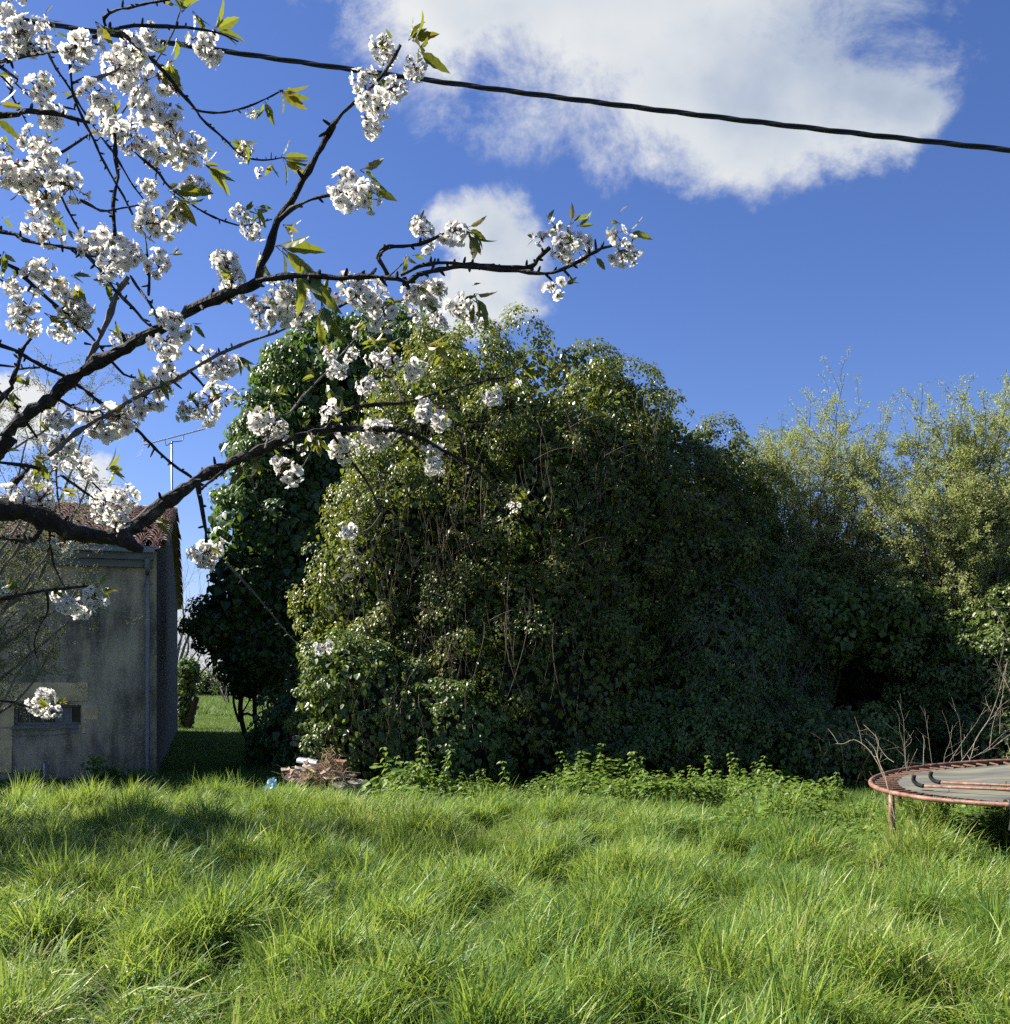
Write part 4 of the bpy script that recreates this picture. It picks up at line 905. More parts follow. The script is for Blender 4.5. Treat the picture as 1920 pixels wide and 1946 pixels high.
# budding trees: stems to targets, fans of twigs, small leaves
def twig_tree(name, base, targets, label, cat, leafm, barkm, r0=.05, twl=(.35,.9), ntw=16, leaf=(.02,.04), per=10, up=.7, seed=1, sub=2, join=.3, group=None, clus=.035, wood=1., tip_leaf=True):
    r=np.random.default_rng(seed); base=np.array(base,float); t=thing(name,base,label,cat,group)
    mb=MB(); PT=[];r0s=[];r1s=[];LP=[];LD=[]
    for tg in targets:
        tg=np.array(tg,float); d=tg-base
        mid=base+d*np.array([join,join,.45])+r.normal(0,.12,3)*np.array([1,1,.6]); mid2=base+d*np.array([.75,.75,.78])+r.normal(0,.15,3)
        P=resample(np.array([base+r.normal(0,.10,3)*np.array([1,1,0]),mid,mid2,tg]),.15); rad=np.linspace(r0,r0*.22,len(P))*r.uniform(.6,1.1)
        P=P+snoise(P*1.0+r.uniform(0,50),.5,2)[:,None]*r.normal(size=3)*.05
        tube(mb,P-base,rad,6)
        n=ntw; k=np.clip((len(P)*(1-.62*r.uniform(0,1,n)**1.3)).astype(int),0,len(P)-1)
        ax=unit(tg-mid)
        D_=unit(rdir(n,r)+.6*ax+np.array([0,0,up])); l_=r.uniform(*twl,n)
        lev=[(P[k],D_,l_,.0075*wood)]
        for s in range(sub):
            S0,Dd,ll,rr=lev[-1]; n=len(S0); K=5
            f=np.linspace(0,1,K)[None,:,None]; bendv=r.normal(0,.22,(n,1,3))
            PP=S0[:,None]+Dd[:,None]*ll[:,None,None]*f+bendv*ll[:,None,None]*f**2+np.array([0,0,.10])*ll[:,None,None]*f**2
            PT.append(PP); r0s.append(np.full(n,rr)); r1s.append(np.full(n,rr*.4))
            for fr in (.35,.55,.75,.92,1.0):
                q=S0+Dd*ll[:,None]*fr+bendv[:,0]*(ll*fr*fr)[:,None]+np.array([0,0,.10])*(ll*fr*fr)[:,None]
                LP.append(q); LD.append(Dd)
            m=3; ii=np.repeat(np.arange(n),m); fr=r.uniform(.3,.9,len(ii))
            q=S0[ii]+Dd[ii]*(ll[ii]*fr)[:,None]+bendv[ii,0]*(ll[ii]*fr*fr)[:,None]+np.array([0,0,.10])*(ll[ii]*fr*fr)[:,None]
            lev.append((q,unit(Dd[ii]+.9*rdir(len(ii),r)+np.array([0,0,up*.35])),ll[ii]*r.uniform(.35,.65,len(ii)),rr*.6))
    # twigs of each level
    for PP,a_,b_ in zip(PT,r0s,r1s): tubes3(mb,PP-base,a_,b_)
    mb.build('trunk',M[barkm],t)
    LP=np.concatenate(LP);LD=np.concatenate(LD); n=len(LP); m=np.maximum(0,r.poisson(per,n)); ii=np.repeat(np.arange(n),m); k=len(ii)
    P=LP[ii]+r.normal(0,clus,(k,3)); N=unit(rdir(k,r)+np.array([0,0,.6])); A=LD[ii]+.8*rdir(k,r)
    ll=r.uniform(leaf[0],leaf[1],k); mb=MB(); leaves(mb,P-base,N,A,ll,ll*.8,T_RHOMB,tint=np.clip(r.normal(.55,.2,k),0,1)); mb.build('crown',M[leafm],t)
    return t
def tg(lst,D,js=.6):
    return [at(a,b,D+rv_.uniform(-js,js)) for a,b in lst]
def field(n,x0,x1,ytop,ybot,D,js=.7):
    out=[]
    for i in range(n):
        a=rv_.uniform(x0,x1); yt=ytop(a) if callable(ytop) else ytop
        out.append(at(a,yt+(ybot-yt)*rv_.uniform(0,1)**1.4,D+rv_.uniform(-js,js)))
    return out
twig_tree('budding_tree',(5.75,18.4,0),field(34,1400,1680,lambda x:885-50*math.exp(-((x-1560)/70)**2)+.10*abs(x-1560),1050,18.4)+tg([(1535,825),(1575,830),(1505,845),(1610,860)],18.4),
  'thin budding hawthorn between the ivy mound and the sky gap','tree','bud','twig',r0=.045,ntw=15,per=9,leaf=(.025,.055),seed=3,up=.3,twl=(.35,1.1),clus=.035)
twig_tree('budding_tree',(8.1,17.4,0),field(40,1690,1930,lambda x:880-.1*(x-1690),1090,17.4)+tg([(1745,845),(1790,840),(1850,820),(1905,800),(1925,770)],17.4),
  'bushy budding hawthorn with pale green leaves against the sky behind the trampoline','tree','bud','twig',r0=.05,ntw=15,per=12,leaf=(.025,.055),seed=4,up=.25,twl=(.35,1.1),clus=.035)
twig_tree('budding_tree',(11.2,17.0,0),field(26,2000,2330,850,1080,17.0),
  'farther budding hawthorn at the end of the row past the trampoline','tree','bud','twig',r0=.05,ntw=18,per=7,leaf=(.025,.055),seed=5,up=.25,twl=(.35,1.1),clus=.05)
twig_tree('budding_tree',(4.6,19.6,0),field(16,1330,1480,870,980,19.6),
  'half hidden budding tree rising from the shoulder of the ivy mound','tree','bramble','twig',r0=.04,ntw=16,per=7,leaf=(.03,.055),seed=6,up=.3,clus=.05)
# flowering pale tree at the left, in front of the barn
lt=[(20,740),(80,760),(130,770),(165,800),(60,830),(120,850),(170,905),(90,900),(30,905),(150,960),(70,1000),(20,1040),(100,1060),(40,1110),(90,1130),(130,1180),(60,1190),(20,1170),(100,1230),(60,1250),(140,1115),(-60,700),(-120,800),(-80,900),(-150,1000),(-60,1080),(-120,1180),(-200,900),(-250,760)]
twig_tree('pale_budding_tree',(-6.1,9.6,0),tg(lt,9.2,.5),'thin twiggy tree with tiny pale grey green buds in front of the barn roof','tree','palebud','twig',r0=.035,ntw=13,twl=(.18,.5),per=8,leaf=(.012,.024),seed=8,up=.1,clus=.02,wood=.55)
twig_tree('garden_tree',(-8.9,8.7,0),[np.array([-8.9,8.7,5.9])+rv_.normal(size=3)*np.array([.75,.6,.6]) for _ in range(18)],'young garden tree in new leaf standing outside the picture beside the barn','tree','bud','twig',r0=.05,ntw=12,per=3,leaf=(.05,.09),seed=15,up=.2,clus=.06)
# far things behind the barn
leafy('ivy_stump',at(352,1400,31)*np.array([1,1,0]),[(at(356,1282,31),np.array([.34,.35,.50])),(at(350,1335,31),np.array([.27,.3,.95]))],'ivy clad stump standing behind the far corner of the barn','stump',M['ivydark'],dens=18,crad=(.10,.18),per=34,size=(.05,.08),corek=.8,tmean=.6,trunk=[([at(354,1396,30.9),at(360,1370,30.8),at(374,1325,30.7)],.12,.08)])
fh=[]
for i in range(26):
    x=-48+i*2.2; fh.append((np.array([x,84+rv_.uniform(-1,1),.5]),np.array([1.9,1.2,rv_.uniform(1.2,1.9)])))
leafy('far_hedge',(-20,84,0),fh,'distant olive hedge closing the sunny field beyond the barn','hedge',M['bramble'],dens=2.2,crad=(.4,.8),per=40,size=(.16,.26),T=T_RHOMB,corek=.85,back=.1,tmean=.55,fill=False)
twig_tree('bare_tree',at(330,1402,48)*np.array([1,1,0]),tg([(345,1130),(375,1150),(400,1190),(360,1200),(330,1110),(385,1235),(350,1250),(310,1180),(420,1240)],48,2.),'bare winter tree showing behind the barn corner','tree','palebud','twig',r0=.12,ntw=11,twl=(.9,2.2),per=.0,seed=12,wood=1.3,up=.2,sub=2)
twig_tree('bare_tree',at(430,1385,60)*np.array([1,1,0]),tg([(420,1265),(435,1270),(445,1285),(410,1290),(400,1270)],60,1.5),'small bare sapling before the distant hedge','tree','palebud','twig',r0=.05,ntw=12,twl=(.6,1.3),per=.1,seed=13,wood=1.8,sub=2)
# weeds at the barn foot
def weed(px,py,D,h,n,label):
    b=at(px,py,D); b[2]=0; mb=MB(); P=rv_.normal(size=(n,3))*np.array([.10,.08,0])+np.array([0,0,1])*rv_.uniform(0.02,h,(n,1)); leaves(mb,P,unit(rdir(n,rv_)+np.array([0,-.3,.8])),rdir(n,rv_),rv_.uniform(.05,.09,n),None,T_IVY); o=mb.build('wall_weed',M['nettle']); o.location=b; tag(o,label,'weed',group='weeds along the barn foot')
weed(186,1458,15.4,.42,130,'leafy dark weed growing up the barn wall below the window')
weed(225,1466,15.5,.22,90,'low weed tuft on the barn foot between the taller weed and the downpipe')
weed(275,1468,15.6,.18,70,'low weed tuft at the foot of the zinc downpipe')
weed(55,1462,15.1,.22,90,'low weed tuft at the barn foot under the pale jamb stone')
# ------------------------------------------------------------------ flowering cherry
rc=np.random.default_rng(77)
ZR={1:(.3358,0,0),2:(.36726,600,0),3:(.3358,0,580),4:(.2847,0,950),5:(.36726,400,580),6:(.3358,360,1050),7:(.1679,0,0),8:(.13641,0,700),9:(.17838,620,480)}
def zp(z,a,b): s,ox,oy=ZR[z]; return (ox+a*s,oy+b*s)
# (zoomed part or list, points, D0, D1, r0 px, r1 px, bark)
BR_=[
 ('main',[(3,0,820),(3,30,740),(3,150,620),(3,300,520),(3,400,430),(3,520,340),(3,680,260),(3,860,150),(3,1000,80),(1,1100,1740),(1,1200,1700),(1,1300,1660),(1,1420,1620),(1,1462,1580),(1,1480,1500),(1,1530,1400),(1,1570,1250),(1,1640,1160),(1,1720,1010),(1,1800,870),(1,1860,760),(1,1906,680),(2,60,680),(2,140,585),(2,270,470),(2,380,340),(2,440,230)],2.25,1.85,14.5,2.6),
 ('low',[(3,-80,1150),(3,60,1165),(3,200,1190),(3,300,1240),(3,430,1290),(3,560,1312),(3,680,1305),(3,760,1250),(3,850,1180),(3,950,1110),(3,1050,1040),(3,1130,980),(3,1250,920),(3,1380,860),(3,1500,810),(3,1620,760),(5,570,655),(5,640,640),(5,800,640),(5,960,645),(5,1100,690),(5,1200,750),(5,1300,800),(5,1400,870),(5,1510,1000)],2.35,3.0,20,1.3),
 ('b',[(1,0,350),(1,60,335),(1,140,315),(1,240,298),(1,330,285),(1,430,262)],2.2,1.9,5.2,3),
 ('b',[(1,5,380),(1,90,470),(1,180,550),(1,300,590),(1,430,620)],2.5,2.6,3.2,1.6),
 ('b',[(1,0,420),(1,60,530),(1,110,620),(1,150,690)],2.5,2.5,3,1.6),
 ('b',[(1,-20,655),(1,130,628),(1,300,640),(1,400,665),(1,510,692)],2.25,2.3,6,3.5),
 ('b',[(1,0,942),(1,100,925),(1,180,905),(1,330,870),(1,430,810),(1,510,755)],2.5,2.6,4.6,2.2),
 ('b',[(1,395,335),(1,402,430),(1,415,540),(1,460,650),(1,530,790),(1,580,900),(1,640,1010),(1,700,1110),(1,750,1215)],2.1,2.4,3,2.4),
 ('b',[(1,255,205),(1,270,290),(1,320,390),(1,390,490),(1,480,640),(1,570,770),(1,640,860),(1,700,960),(1,760,1060),(1,812,1125)],2.5,2.8,2.5,1.8),
 ('b',[(1,530,210),(1,590,190),(1,640,165),(1,720,210),(1,800,285),(1,870,345),(1,950,430),(1,1020,520),(1,1100,610),(1,1150,680),(1,1230,750),(1,1300,815),(1,1340,860),(1,1400,895),(1,1510,905),(1,1600,890)],2.2,2.9,5.5,1.2),
 ('b',[(1,1110,622),(1,1180,636),(1,1270,635),(1,1380,610),(1,1480,570),(1,1600,510)],2.7,2.8,2.6,1.4),
 ('b',[(1,600,150),(1,590,100),(1,660,55),(1,760,35),(1,850,15),(1,960,-5)],2.2,2.1,3.6,2.6),
 ('b',[(1,640,165),(1,760,145),(1,950,150),(1,1100,160),(1,1250,190),(1,1350,235)],2.2,2.3,3.8,2),
 ('g',[(1,410,535),(1,480,490),(1,560,440),(1,650,400),(1,760,330),(1,820,295)],2.45,2.5,3.6,3),
 ('b',[(1,410,475),(1,470,440),(1,550,435)],2.45,2.5,2.2,1.6),
 ('g',[(1,690,640),(1,740,570),(1,810,470),(1,870,370),(1,930,270),(1,980,180),(1,1010,90),(1,1030,30)],2.6,2.6,2.2,1.2),
 ('b',[(1,650,755),(1,655,900),(1,670,1000),(1,650,1080),(1,640,1180),(1,655,1365)],2.1,2.15,4,3.4),
 ('b',[(1,900,710),(1,895,880),(1,880,1020)],2.6,2.6,2.4,1.8),
 ('b',[(1,740,840),(1,820,910),(1,900,980),(1,960,1060),(1,1120,1180),(1,1240,1240),(1,1380,1275),(1,1540,1240)],2.5,2.8,2.8,1.6),
 ('b',[(1,450,1130),(1,520,1165),(1,570,1192),(1,650,1185),(1,790,1160)],2.3,2.4,3.2,2),
 ('b',[(1,350,1115),(1,400,1220),(1,440,1290),(1,490,1400),(1,520,1470)],2.3,2.3,3,2.4),
 ('b',[(1,0,1310),(1,130,1355),(1,270,1385),(1,430,1410),(1,520,1470),(1,600,1570),(1,660,1650),(1,750,1740),(1,830,1830),(1,872,1855)],2.3,2.15,4.2,3.2),
 ('b',[(1,0,1475),(1,100,1540),(1,180,1610),(1,270,1690),(1,380,1780),(1,450,1850),(3,300,0),(3,480,140),(3,600,280),(3,700,390),(3,770,410)],2.35,2.45,4.2,2.2),
 ('b',[(1,0,1580),(1,60,1640),(1,150,1720)],2.5,2.5,2,1.6),
 ('b',[(1,740,1560),(1,790,1640),(1,850,1720),(1,890,1800),(1,915,1845)],2.2,2.1,2.8,3),
 ('b',[(1,820,1320),(1,835,1450),(1,845,1560),(1,842,1670)],2.3,2.2,2.2,2.6),
 ('g',[(3,490,340),(3,540,230),(3,590,130),(3,640,0),(1,660,1660),(1,725,1565)],2.2,2.2,7.5,5.5),
 ('b',[(1,1585,1235),(1,1680,1165),(1,1760,1130),(1,1850,1105),(2,160,985)],1.95,1.9,5,3),
 ('b',[(1,1455,1592),(1,1600,1565),(1,1750,1560),(1,1906,1572),(2,150,1436),(2,280,1430),(2,420,1440),(2,480,1460),(2,530,1420),(2,640,1395),(2,750,1378),(2,900,1392),(2,1050,1402),(2,1150,1415),(2,1230,1410),(2,1330,1370),(2,1420,1320),(2,1480,1285),(2,1540,1270)],1.95,1.75,6.5,3.6),
 ('b',[(2,440,1425),(2,500,1395),(2,560,1370),(2,680,1360),(2,850,1372),(2,1000,1382),(2,1120,1380),(2,1150,1340),(2,1215,1280)],1.9,1.8,4.2,4),
 ('b',[(2,372,1425),(2,345,1370),(2,322,1330),(2,340,1300),(2,380,1275),(2,450,1275),(2,540,1262),(2,620,1230),(2,700,1190)],1.9,1.85,5,3),
 ('b',[(2,455,1440),(2,485,1495)],1.88,1.88,6,3),
 ('g',[(9,700,225),(9,820,110),(9,850,40)],2.3,2.3,2.2,1.6),
 ('g',[(9,600,330),(9,700,225)],2.3,2.3,2,2),
 ('b',[(9,130,580),(9,290,500)],2.4,2.4,2.6,2),('b',[(9,570,580),(9,700,530),(9,830,500)],2.2,2.1,3,2.6),
 ('g',[(3,280,850),(3,340,802),(3,440,715),(3,560,640),(3,650,595),(3,720,555),(3,830,490),(3,980,430),(3,1080,370),(3,1180,310),(3,1280,260),(3,1400,210),(3,1560,155),(3,1700,95),(3,1800,60)],2.15,2.5,5.2,2.6),
 ('b',[(3,1080,378),(3,1130,430),(3,1172,480)],2.4,2.4,2.8,2),
 ('b',[(3,-10,222),(3,110,270),(3,250,350),(3,380,410),(3,480,480),(3,560,545),(3,650,600),(3,750,680),(3,850,780),(3,920,850),(3,990,910),(3,1085,972)],2.05,2.5,4,3),
 ('b',[(3,-10,540),(3,60,440),(3,100,350),(3,120,260),(3,175,185)],2.2,2.2,5.6,3.4),
 ('b',[(3,-10,338),(3,90,362),(3,160,355),(3,225,350)],2.3,2.3,2.8,2),
 ('b',[(3,20,510),(3,90,600),(3,160,680),(3,212,752)],2.5,2.6,4,2.6),
 ('b',[(3,330,530),(3,420,580),(3,500,602),(3,595,588)],2.2,2.1,4,2),
 ('b',[(3,480,215),(3,560,232),(3,650,228)],2.3,2.4,2.4,1.8),
 ('low2',[(5,600,645),(5,650,580),(5,740,530),(5,850,515),(5,1000,505),(5,1150,460),(5,1300,420),(5,1450,385),(5,1530,370),(5,1600,325)],2.75,2.9,4.8,1.5),
 ('b',[(5,630,665),(5,700,770),(5,800,900),(5,845,980),(5,885,1065)],2.75,3.1,3,1.8),
 ('g',[(5,885,1075),(5,830,1150),(5,750,1187)],3.1,3.1,1.4,.9),
 ('g',[(5,410,555),(5,500,450),(5,600,345),(5,690,240),(5,770,150)],2.8,3.1,2.4,1.3),('g',[(3,1500,810),(3,1560,640),(3,1640,610),(3,1720,500)],2.6,2.8,2.2,1.8),
 ('b',[(5,870,225),(5,885,260),(5,900,340),(5,950,410),(5,1000,500)],3.,2.8,2.2,2.4),
 ('g',[(9,680,1330),(9,760,1240),(9,880,1140),(9,980,1040)],2.95,3.0,2.2,1.4),
 ('g',[(5,1000,665),(5,1040,720),(5,1120,780)],2.8,3.,1.8,1),
 ('g',[(5,960,650),(5,1030,600),(5,1110,572)],2.8,2.9,1.8,1.2),
 ('b',[(3,1118,985),(3,1125,1050),(3,1135,1100),(3,1160,1250),(3,1168,1345)],2.5,2.55,5,3.6),
 ('b',[(3,1140,1040),(3,1200,990),(3,1260,940)],2.52,2.6,3.2,2.6),
 ('b',[(3,-10,888),(3,100,900),(3,230,927)],2.1,2.15,5,4),
 ('b',[(4,-20,662),(4,80,648),(4,150,630),(4,300,605),(4,450,590),(4,600,575),(4,655,580)],2.4,2.5,4.2,2.4),
 ('b',[(4,312,612),(4,320,740),(4,260,850),(4,230,950),(4,242,1045),(4,275,1062)],2.5,2.6,3.2,1.4),
 ('b',[(4,-20,1338),(4,100,1355),(4,200,1385),(4,275,1388)],2.6,2.7,2.6,1.8),
 ('b',[(3,312,860),(3,320,1000),(3,330,1130),(3,346,1195)],2.5,2.4,2.4,2),
 ('b',[(3,280,1150),(3,282,1300),(3,300,1450),(3,345,1560),(4,430,575)],2.4,2.6,3,1.6),
 ('b',[(3,280,1160),(3,240,1250),(3,190,1330),(3,100,1330),(3,-10,1315)],2.4,2.4,7,3),
 ('b',[(3,340,960),(3,420,1020),(3,540,1100)],2.6,2.7,2,1.6),('b',[(8,870,1490),(8,1050,1620),(8,1340,1830)],2.9,3.0,1.8,1.6),
 ('b',[(8,1260,1560),(8,1420,1720)],2.9,2.9,1.8,1.6),
 ('g',[(6,205,55),(6,340,200),(6,450,330),(6,540,440),(6,610,510),(6,712,527)],2.8,3.1,2.6,1),
 ('g',[(5,210,880),(5,240,1010),(5,300,1060),(5,400,1112)],2.7,2.9,1.8,.9),
 ('g',[(5,560,660),(5,520,760),(5,470,850)],2.7,2.8,1.8,1.2),
 ('b',[(3,75,1010),(3,130,960),(3,180,900)],2.4,2.4,6,3.5),
]
TB=np.array([-2.35,2.75,0.])
cherry=thing('cherry_tree',TB,'flowering white cherry whose blossom laden branches reach in across the sky','tree')
allp=[]
def cum(P2):
    d=np.concatenate([[0],np.cumsum(np.linalg.norm(np.diff(P2,axis=0),axis=1))]); return d/max(d[-1],1e-9)
knot=TB+np.array([.08,-.05,1.75])
for kind,pts,D0,D1,r0,r1 in BR_:
    P2=np.array([zp(*p) for p in pts]); f=cum(P2)
    D=D0+(D1-D0)*f
    if kind=='b' or kind=='g': D=D+.0
    P=np.array([at(a,b,d) for (a,b),d in zip(P2,D)])
    rad=.90*(r0+(r1-r0)*f)/1920*D
    if P2[0][0]<8:      # runs on to the trunk outside the picture
        e=P[0]-knot; hz=.35+.4*np.clip((P[0][2]-1.9)/2,0,1)
        tg0=unit(P[0]-P[min(2,len(P)-1)]); tg0=unit(tg0*np.array([1,1,.7])+np.array([-.25,0,0])); a1=P[0]+tg0*.42
        ext=[np.array([min(a1[0]-.15,TB[0]+.1),.5*a1[1]+.5*TB[1],a1[2]-.25]),a1]
        P=np.vstack([ext,P]); rad=np.concatenate([[rad[0]*1.5,rad[0]*1.2],rad])
    step=.02; fi=np.linspace(0,1,len(P)); 
    X=resample(np.hstack([P,rad[:,None]]),step); P,rad=X[:,:3],np.maximum(X[:,3],.0012)
    P=P+rc.normal(0,1,P.shape)*(rad*.10)[:,None]
    nn=1.3*snoise(P*9+rc.uniform(0,90),.28,3)
    rr=rad*(1+.20*nn+.13*rc.normal(size=len(P)))
    mb=MB(); tube(mb,P-TB,rr,10 if r0>10 else 7,jig=.05)
    # spurs and bud scars
    Tn=unit(np.gradient(P,axis=0))
    for k in range(3,len(P)-1):
        if rc.uniform()<(.62 if r0<10 else .25):
            s=unit(np.cross(Tn[k],rdir(1,rc)[0])); s=unit(s+.35*Tn[k]+np.array([0,0,.15])); l_=rc.uniform(.6,1.9)*(rad[k]*.8+.003)+ (rc.uniform(0,.012) if rc.uniform()<.3 else 0)
            w_=min(rad[k]*.55,.0035)+.0008
            tube(mb,np.array([P[k]+s*rad[k]*.6,P[k]+s*(rad[k]+l_*.6),P[k]+s*(rad[k]+l_)])-TB,np.array([w_,w_*.9,w_*.45]),5)
    o=mb.build('limb' if r0>10 else 'branch',M['greybark' if kind=='g' else 'bark'],cherry)
    allp.append(P)
mb=MB(); P=resample(np.array([TB+np.array([0,0,-.1]),TB+np.array([.02,0,.6]),TB+np.array([.06,-.03,1.3]),knot,knot+np.array([-.05,.05,.7]),knot+np.array([-.25,.1,1.5])]),.06)
tube(mb,P-TB,np.linspace(.15,.06,len(P))*(1+.05*snoise(P,.2,2)),16,jig=.03)
# stub under the low limb
b_=at(*zp(3,690,1310),2.45); mbs=MB()
mb.build('trunk',M['bark'],cherry,smooth=False)
P=np.array([b_,at(*zp(3,740,1350),2.44),at(*zp(3,800,1385),2.43)]); tube(mbs,resample(P-TB,.01),np.array([.02,.016,.013,.012,.011,.010,.010,.009][:len(resample(P-TB,.01))]) if len(resample(P-TB,.01))<=8 else np.linspace(.022,.009,len(resample(P-TB,.01))),8,jig=.12); mbs.build('branch_stub',M['bark'],cherry)
allp=np.concatenate(allp); ap=np.stack([960+allp[:,0]/allp[:,1]*1920,HZ-(allp[:,2]-EYE)/allp[:,1]*1920],1)
def depth_at(px,py):
    d=np.linalg.norm(ap-np.array([px,py]),axis=1); k=np.argsort(d)[:12]; w=1/(d[k]+4); return float((allp[k,1]*w).sum()/w.sum()), allp[k[0]], d[k[0]]

# flower and leaf materials
m,nt,out=newmat('white_petal'); p=prin(nt,Roughness=.55,Specular_IOR_Level=.3); L=nt.links.new
at_=nd(nt,'ShaderNodeAttribute',attribute_name='tint'); rp=ramp(nt,[(0,(.68,.645,.60)),(.5,(.755,.735,.71)),(1,(.81,.80,.785))],at_.outputs['Fac']); L(rp.outputs[0],p.inputs['Base Color'])
t=nd(nt,'ShaderNodeBsdfTranslucent'); t.inputs[0].default_value=(.86,.84,.78,1); ms=nd(nt,'ShaderNodeMixShader'); ms.inputs[0].default_value=.55; L(p.outputs[0],ms.inputs[1]); L(t.outputs[0],ms.inputs[2]); L(ms.outputs[0],out.inputs[0]); M['petal']=m
M['pedicel']=leafmat('flower_stalk',[(0,(.13,.07,.03)),(.5,(.15,.15,.04)),(1,(.20,.20,.05))],rough=.5,trans=.3,tcol=(.4,.4,.06))
M['anther']=leafmat('flower_eye',[(0,(.20,.14,.06)),(1,(.42,.34,.12))],rough=.6,trans=.2,tcol=(.5,.4,.1))
M['budpink']=leafmat('pink_bud',[(0,(.35,.10,.08)),(1,(.55,.30,.26))],rough=.5,trans=.3,tcol=(.6,.3,.25))

def frame_from(z,r):
    z=unit(z); x=unit(np.cross(z,rdir(1,r)[0])); return np.stack([x,np.cross(z,x),z],1)
def flower(mb, c, d, s, r, petals=9):
    Fm=frame_from(d,r)
    a0=r.uniform(0,6.28); op=r.uniform(.75,1.30)
    for k in range(petals):
        inner=k>=5
        a=a0+k*2*np.pi/5+(.6 if inner else 0)+r.normal(0,.12); tilt=(op+ (-.35 if inner else .0))+r.normal(0,.14)   # angle from axis
        l_=s*(.5 if not inner else .40)*r.uniform(.9,1.1); w_=l_*.98
        ra=np.array([math.cos(a),math.sin(a),0]); ta=np.array([-math.sin(a),math.cos(a),0]); ax=np.array([0,0,1.])
        V=[]
        for t,wf in ((.06,.14),(.38,.80),(.72,1.0),(1.,.66)):
            th=tilt+.45*(t-.5)+.0
            base=(ra*math.sin(tilt)+ax*math.cos(tilt))*l_*t
            crv=(ra*math.cos(tilt)-ax*math.sin(tilt))*l_*(.20*t*t)
            for q in (-1,0,1):
                cup=(-ra*math.cos(tilt)+ax*math.sin(tilt))*l_*.16*abs(q)*wf
                notch=-.10*l_*(ra*math.sin(tilt)+ax*math.cos(tilt)) if (q==0 and t==1.) else 0
                V.append(base+crv+cup+ta*w_*.5*wf*q+notch+r.normal(0,.012*l_,3))
        V=np.array(V)@Fm.T+c
        F=[[i*3+j,i*3+j+1,i*3+j+4,i*3+j+3] for i in range(3) for j in range(2)]
        mb.add(V,[np.array(F)],0,np.full(6,np.clip(r.normal(.6,.2),0,1)))
    # eye
    n=7; aa=r.uniform(0,6.28,n); dd=unit(np.stack([np.cos(aa)*.5,np.sin(aa)*.5,np.ones(n)],1))@Fm.T
    PP=np.stack([np.repeat(c[None],n,0),c+dd*s*.13,c+dd*s*.24],1); tubes3(mb,PP,.0006,.0011,2,r.uniform(0,1,n))
CM=[M['petal'],M['pedicel'],M['anther'],M['budpink']]
def merge(dst,src,Fm,s,loc):
    V=np.concatenate(src.V)@np.asarray(Fm).T*s+np.asarray(loc); base=dst.n; dst.V.append(V); dst.n+=len(V)
    for k,l in src.F.items():
        for a,b,c in l: dst.F.setdefault(k,[]).append((a+base,b,c))
def cluster(n,Rad,seed,um=2):
    """umbels of flowers on stalks round the origin, mostly hanging along local +Z"""
    r=np.random.default_rng(seed); mb=MB()
    org=[np.array([(u-(um-1)/2)*Rad*.62,0,0])+r.normal(0,.004,3) for u in range(um)]
    ds=[]; tries=0; pts=[]
    while len(ds)<n and tries<6000:
        tries+=1
        o=org[len(ds)%um]; d=unit(r.normal(size=3)*np.array([1,1,.9])+np.array([0,0,.60])+unit(o)*.25)
        c=o+d*Rad*r.uniform(.55,1.12)+np.array([0,0,.12*Rad])
        if all(np.linalg.norm(c-e)>.0195 for e in pts): ds.append((o,d)); pts.append(c)
    s=.041
    for (o,d),c in zip(ds,pts):
        K=5; f=np.linspace(0,1,K)[:,None]
        st=o+(c-o)*f-np.array([0,0,.18])*Rad*(f*(1-f))
        tubes3(mb,st[None],np.array([.0010]),np.array([.0012]),1,np.array([r.uniform(0,1)]))
        cal=unit(d+.55*rdir(1,r)[0])
        tube(mb,np.array([c-cal*.007,c-cal*.002,c+cal*.002]),np.array([.0013,.0025,.0021]),5,1,.25)
        flower(mb,c,cal,s*r.uniform(.80,1.15),r,petals=int(r.integers(6,9)))
    for k in range(max(1,n//5)):
        o=org[k%um]; d=unit(r.normal(size=3)+np.array([0,0,.3])); c=o+d*Rad*r.uniform(.5,.9)
        tubes3(mb,np.stack([o,(o+c)/2,c])[None],np.array([.0009]),np.array([.0011]),1,np.array([.3]))
        tube(mb,np.stack([c,c+d*.003,c+d*.008,c+d*.012]),np.array([.0015,.0038,.0038,.001]),6,3,r.uniform(0,1))
    for o in org:
        for k in range(5):
            d=rdir(1,r)[0]; tube(mb,np.stack([o,o+d*.005,o+d*.010]),np.array([.002,.003,.0006]),5,1,.0)
    if um>1: tube(mb,np.stack([org[0],org[-1]]),np.array([.0028,.0028]),5,1,.0)
    return (mb.mesh('blossom_cluster',CM,True),mb)
protoC={'s':[(cluster(4,.026,900+i,1),.040) for i in range(4)],'m':[(cluster(14,.034,910+i,2),.052) for i in range(6)],'l':[(cluster(25,.042,920+i,3),.066) for i in range(6)]}
def mat3(Fm,s,loc):
    Mx=Matrix.Identity(4)
    for i in range(3):
        for j in range(3): Mx[i][j]=float(Fm[i,j]*s)
        Mx[i][3]=float(loc[i])
    return Mx
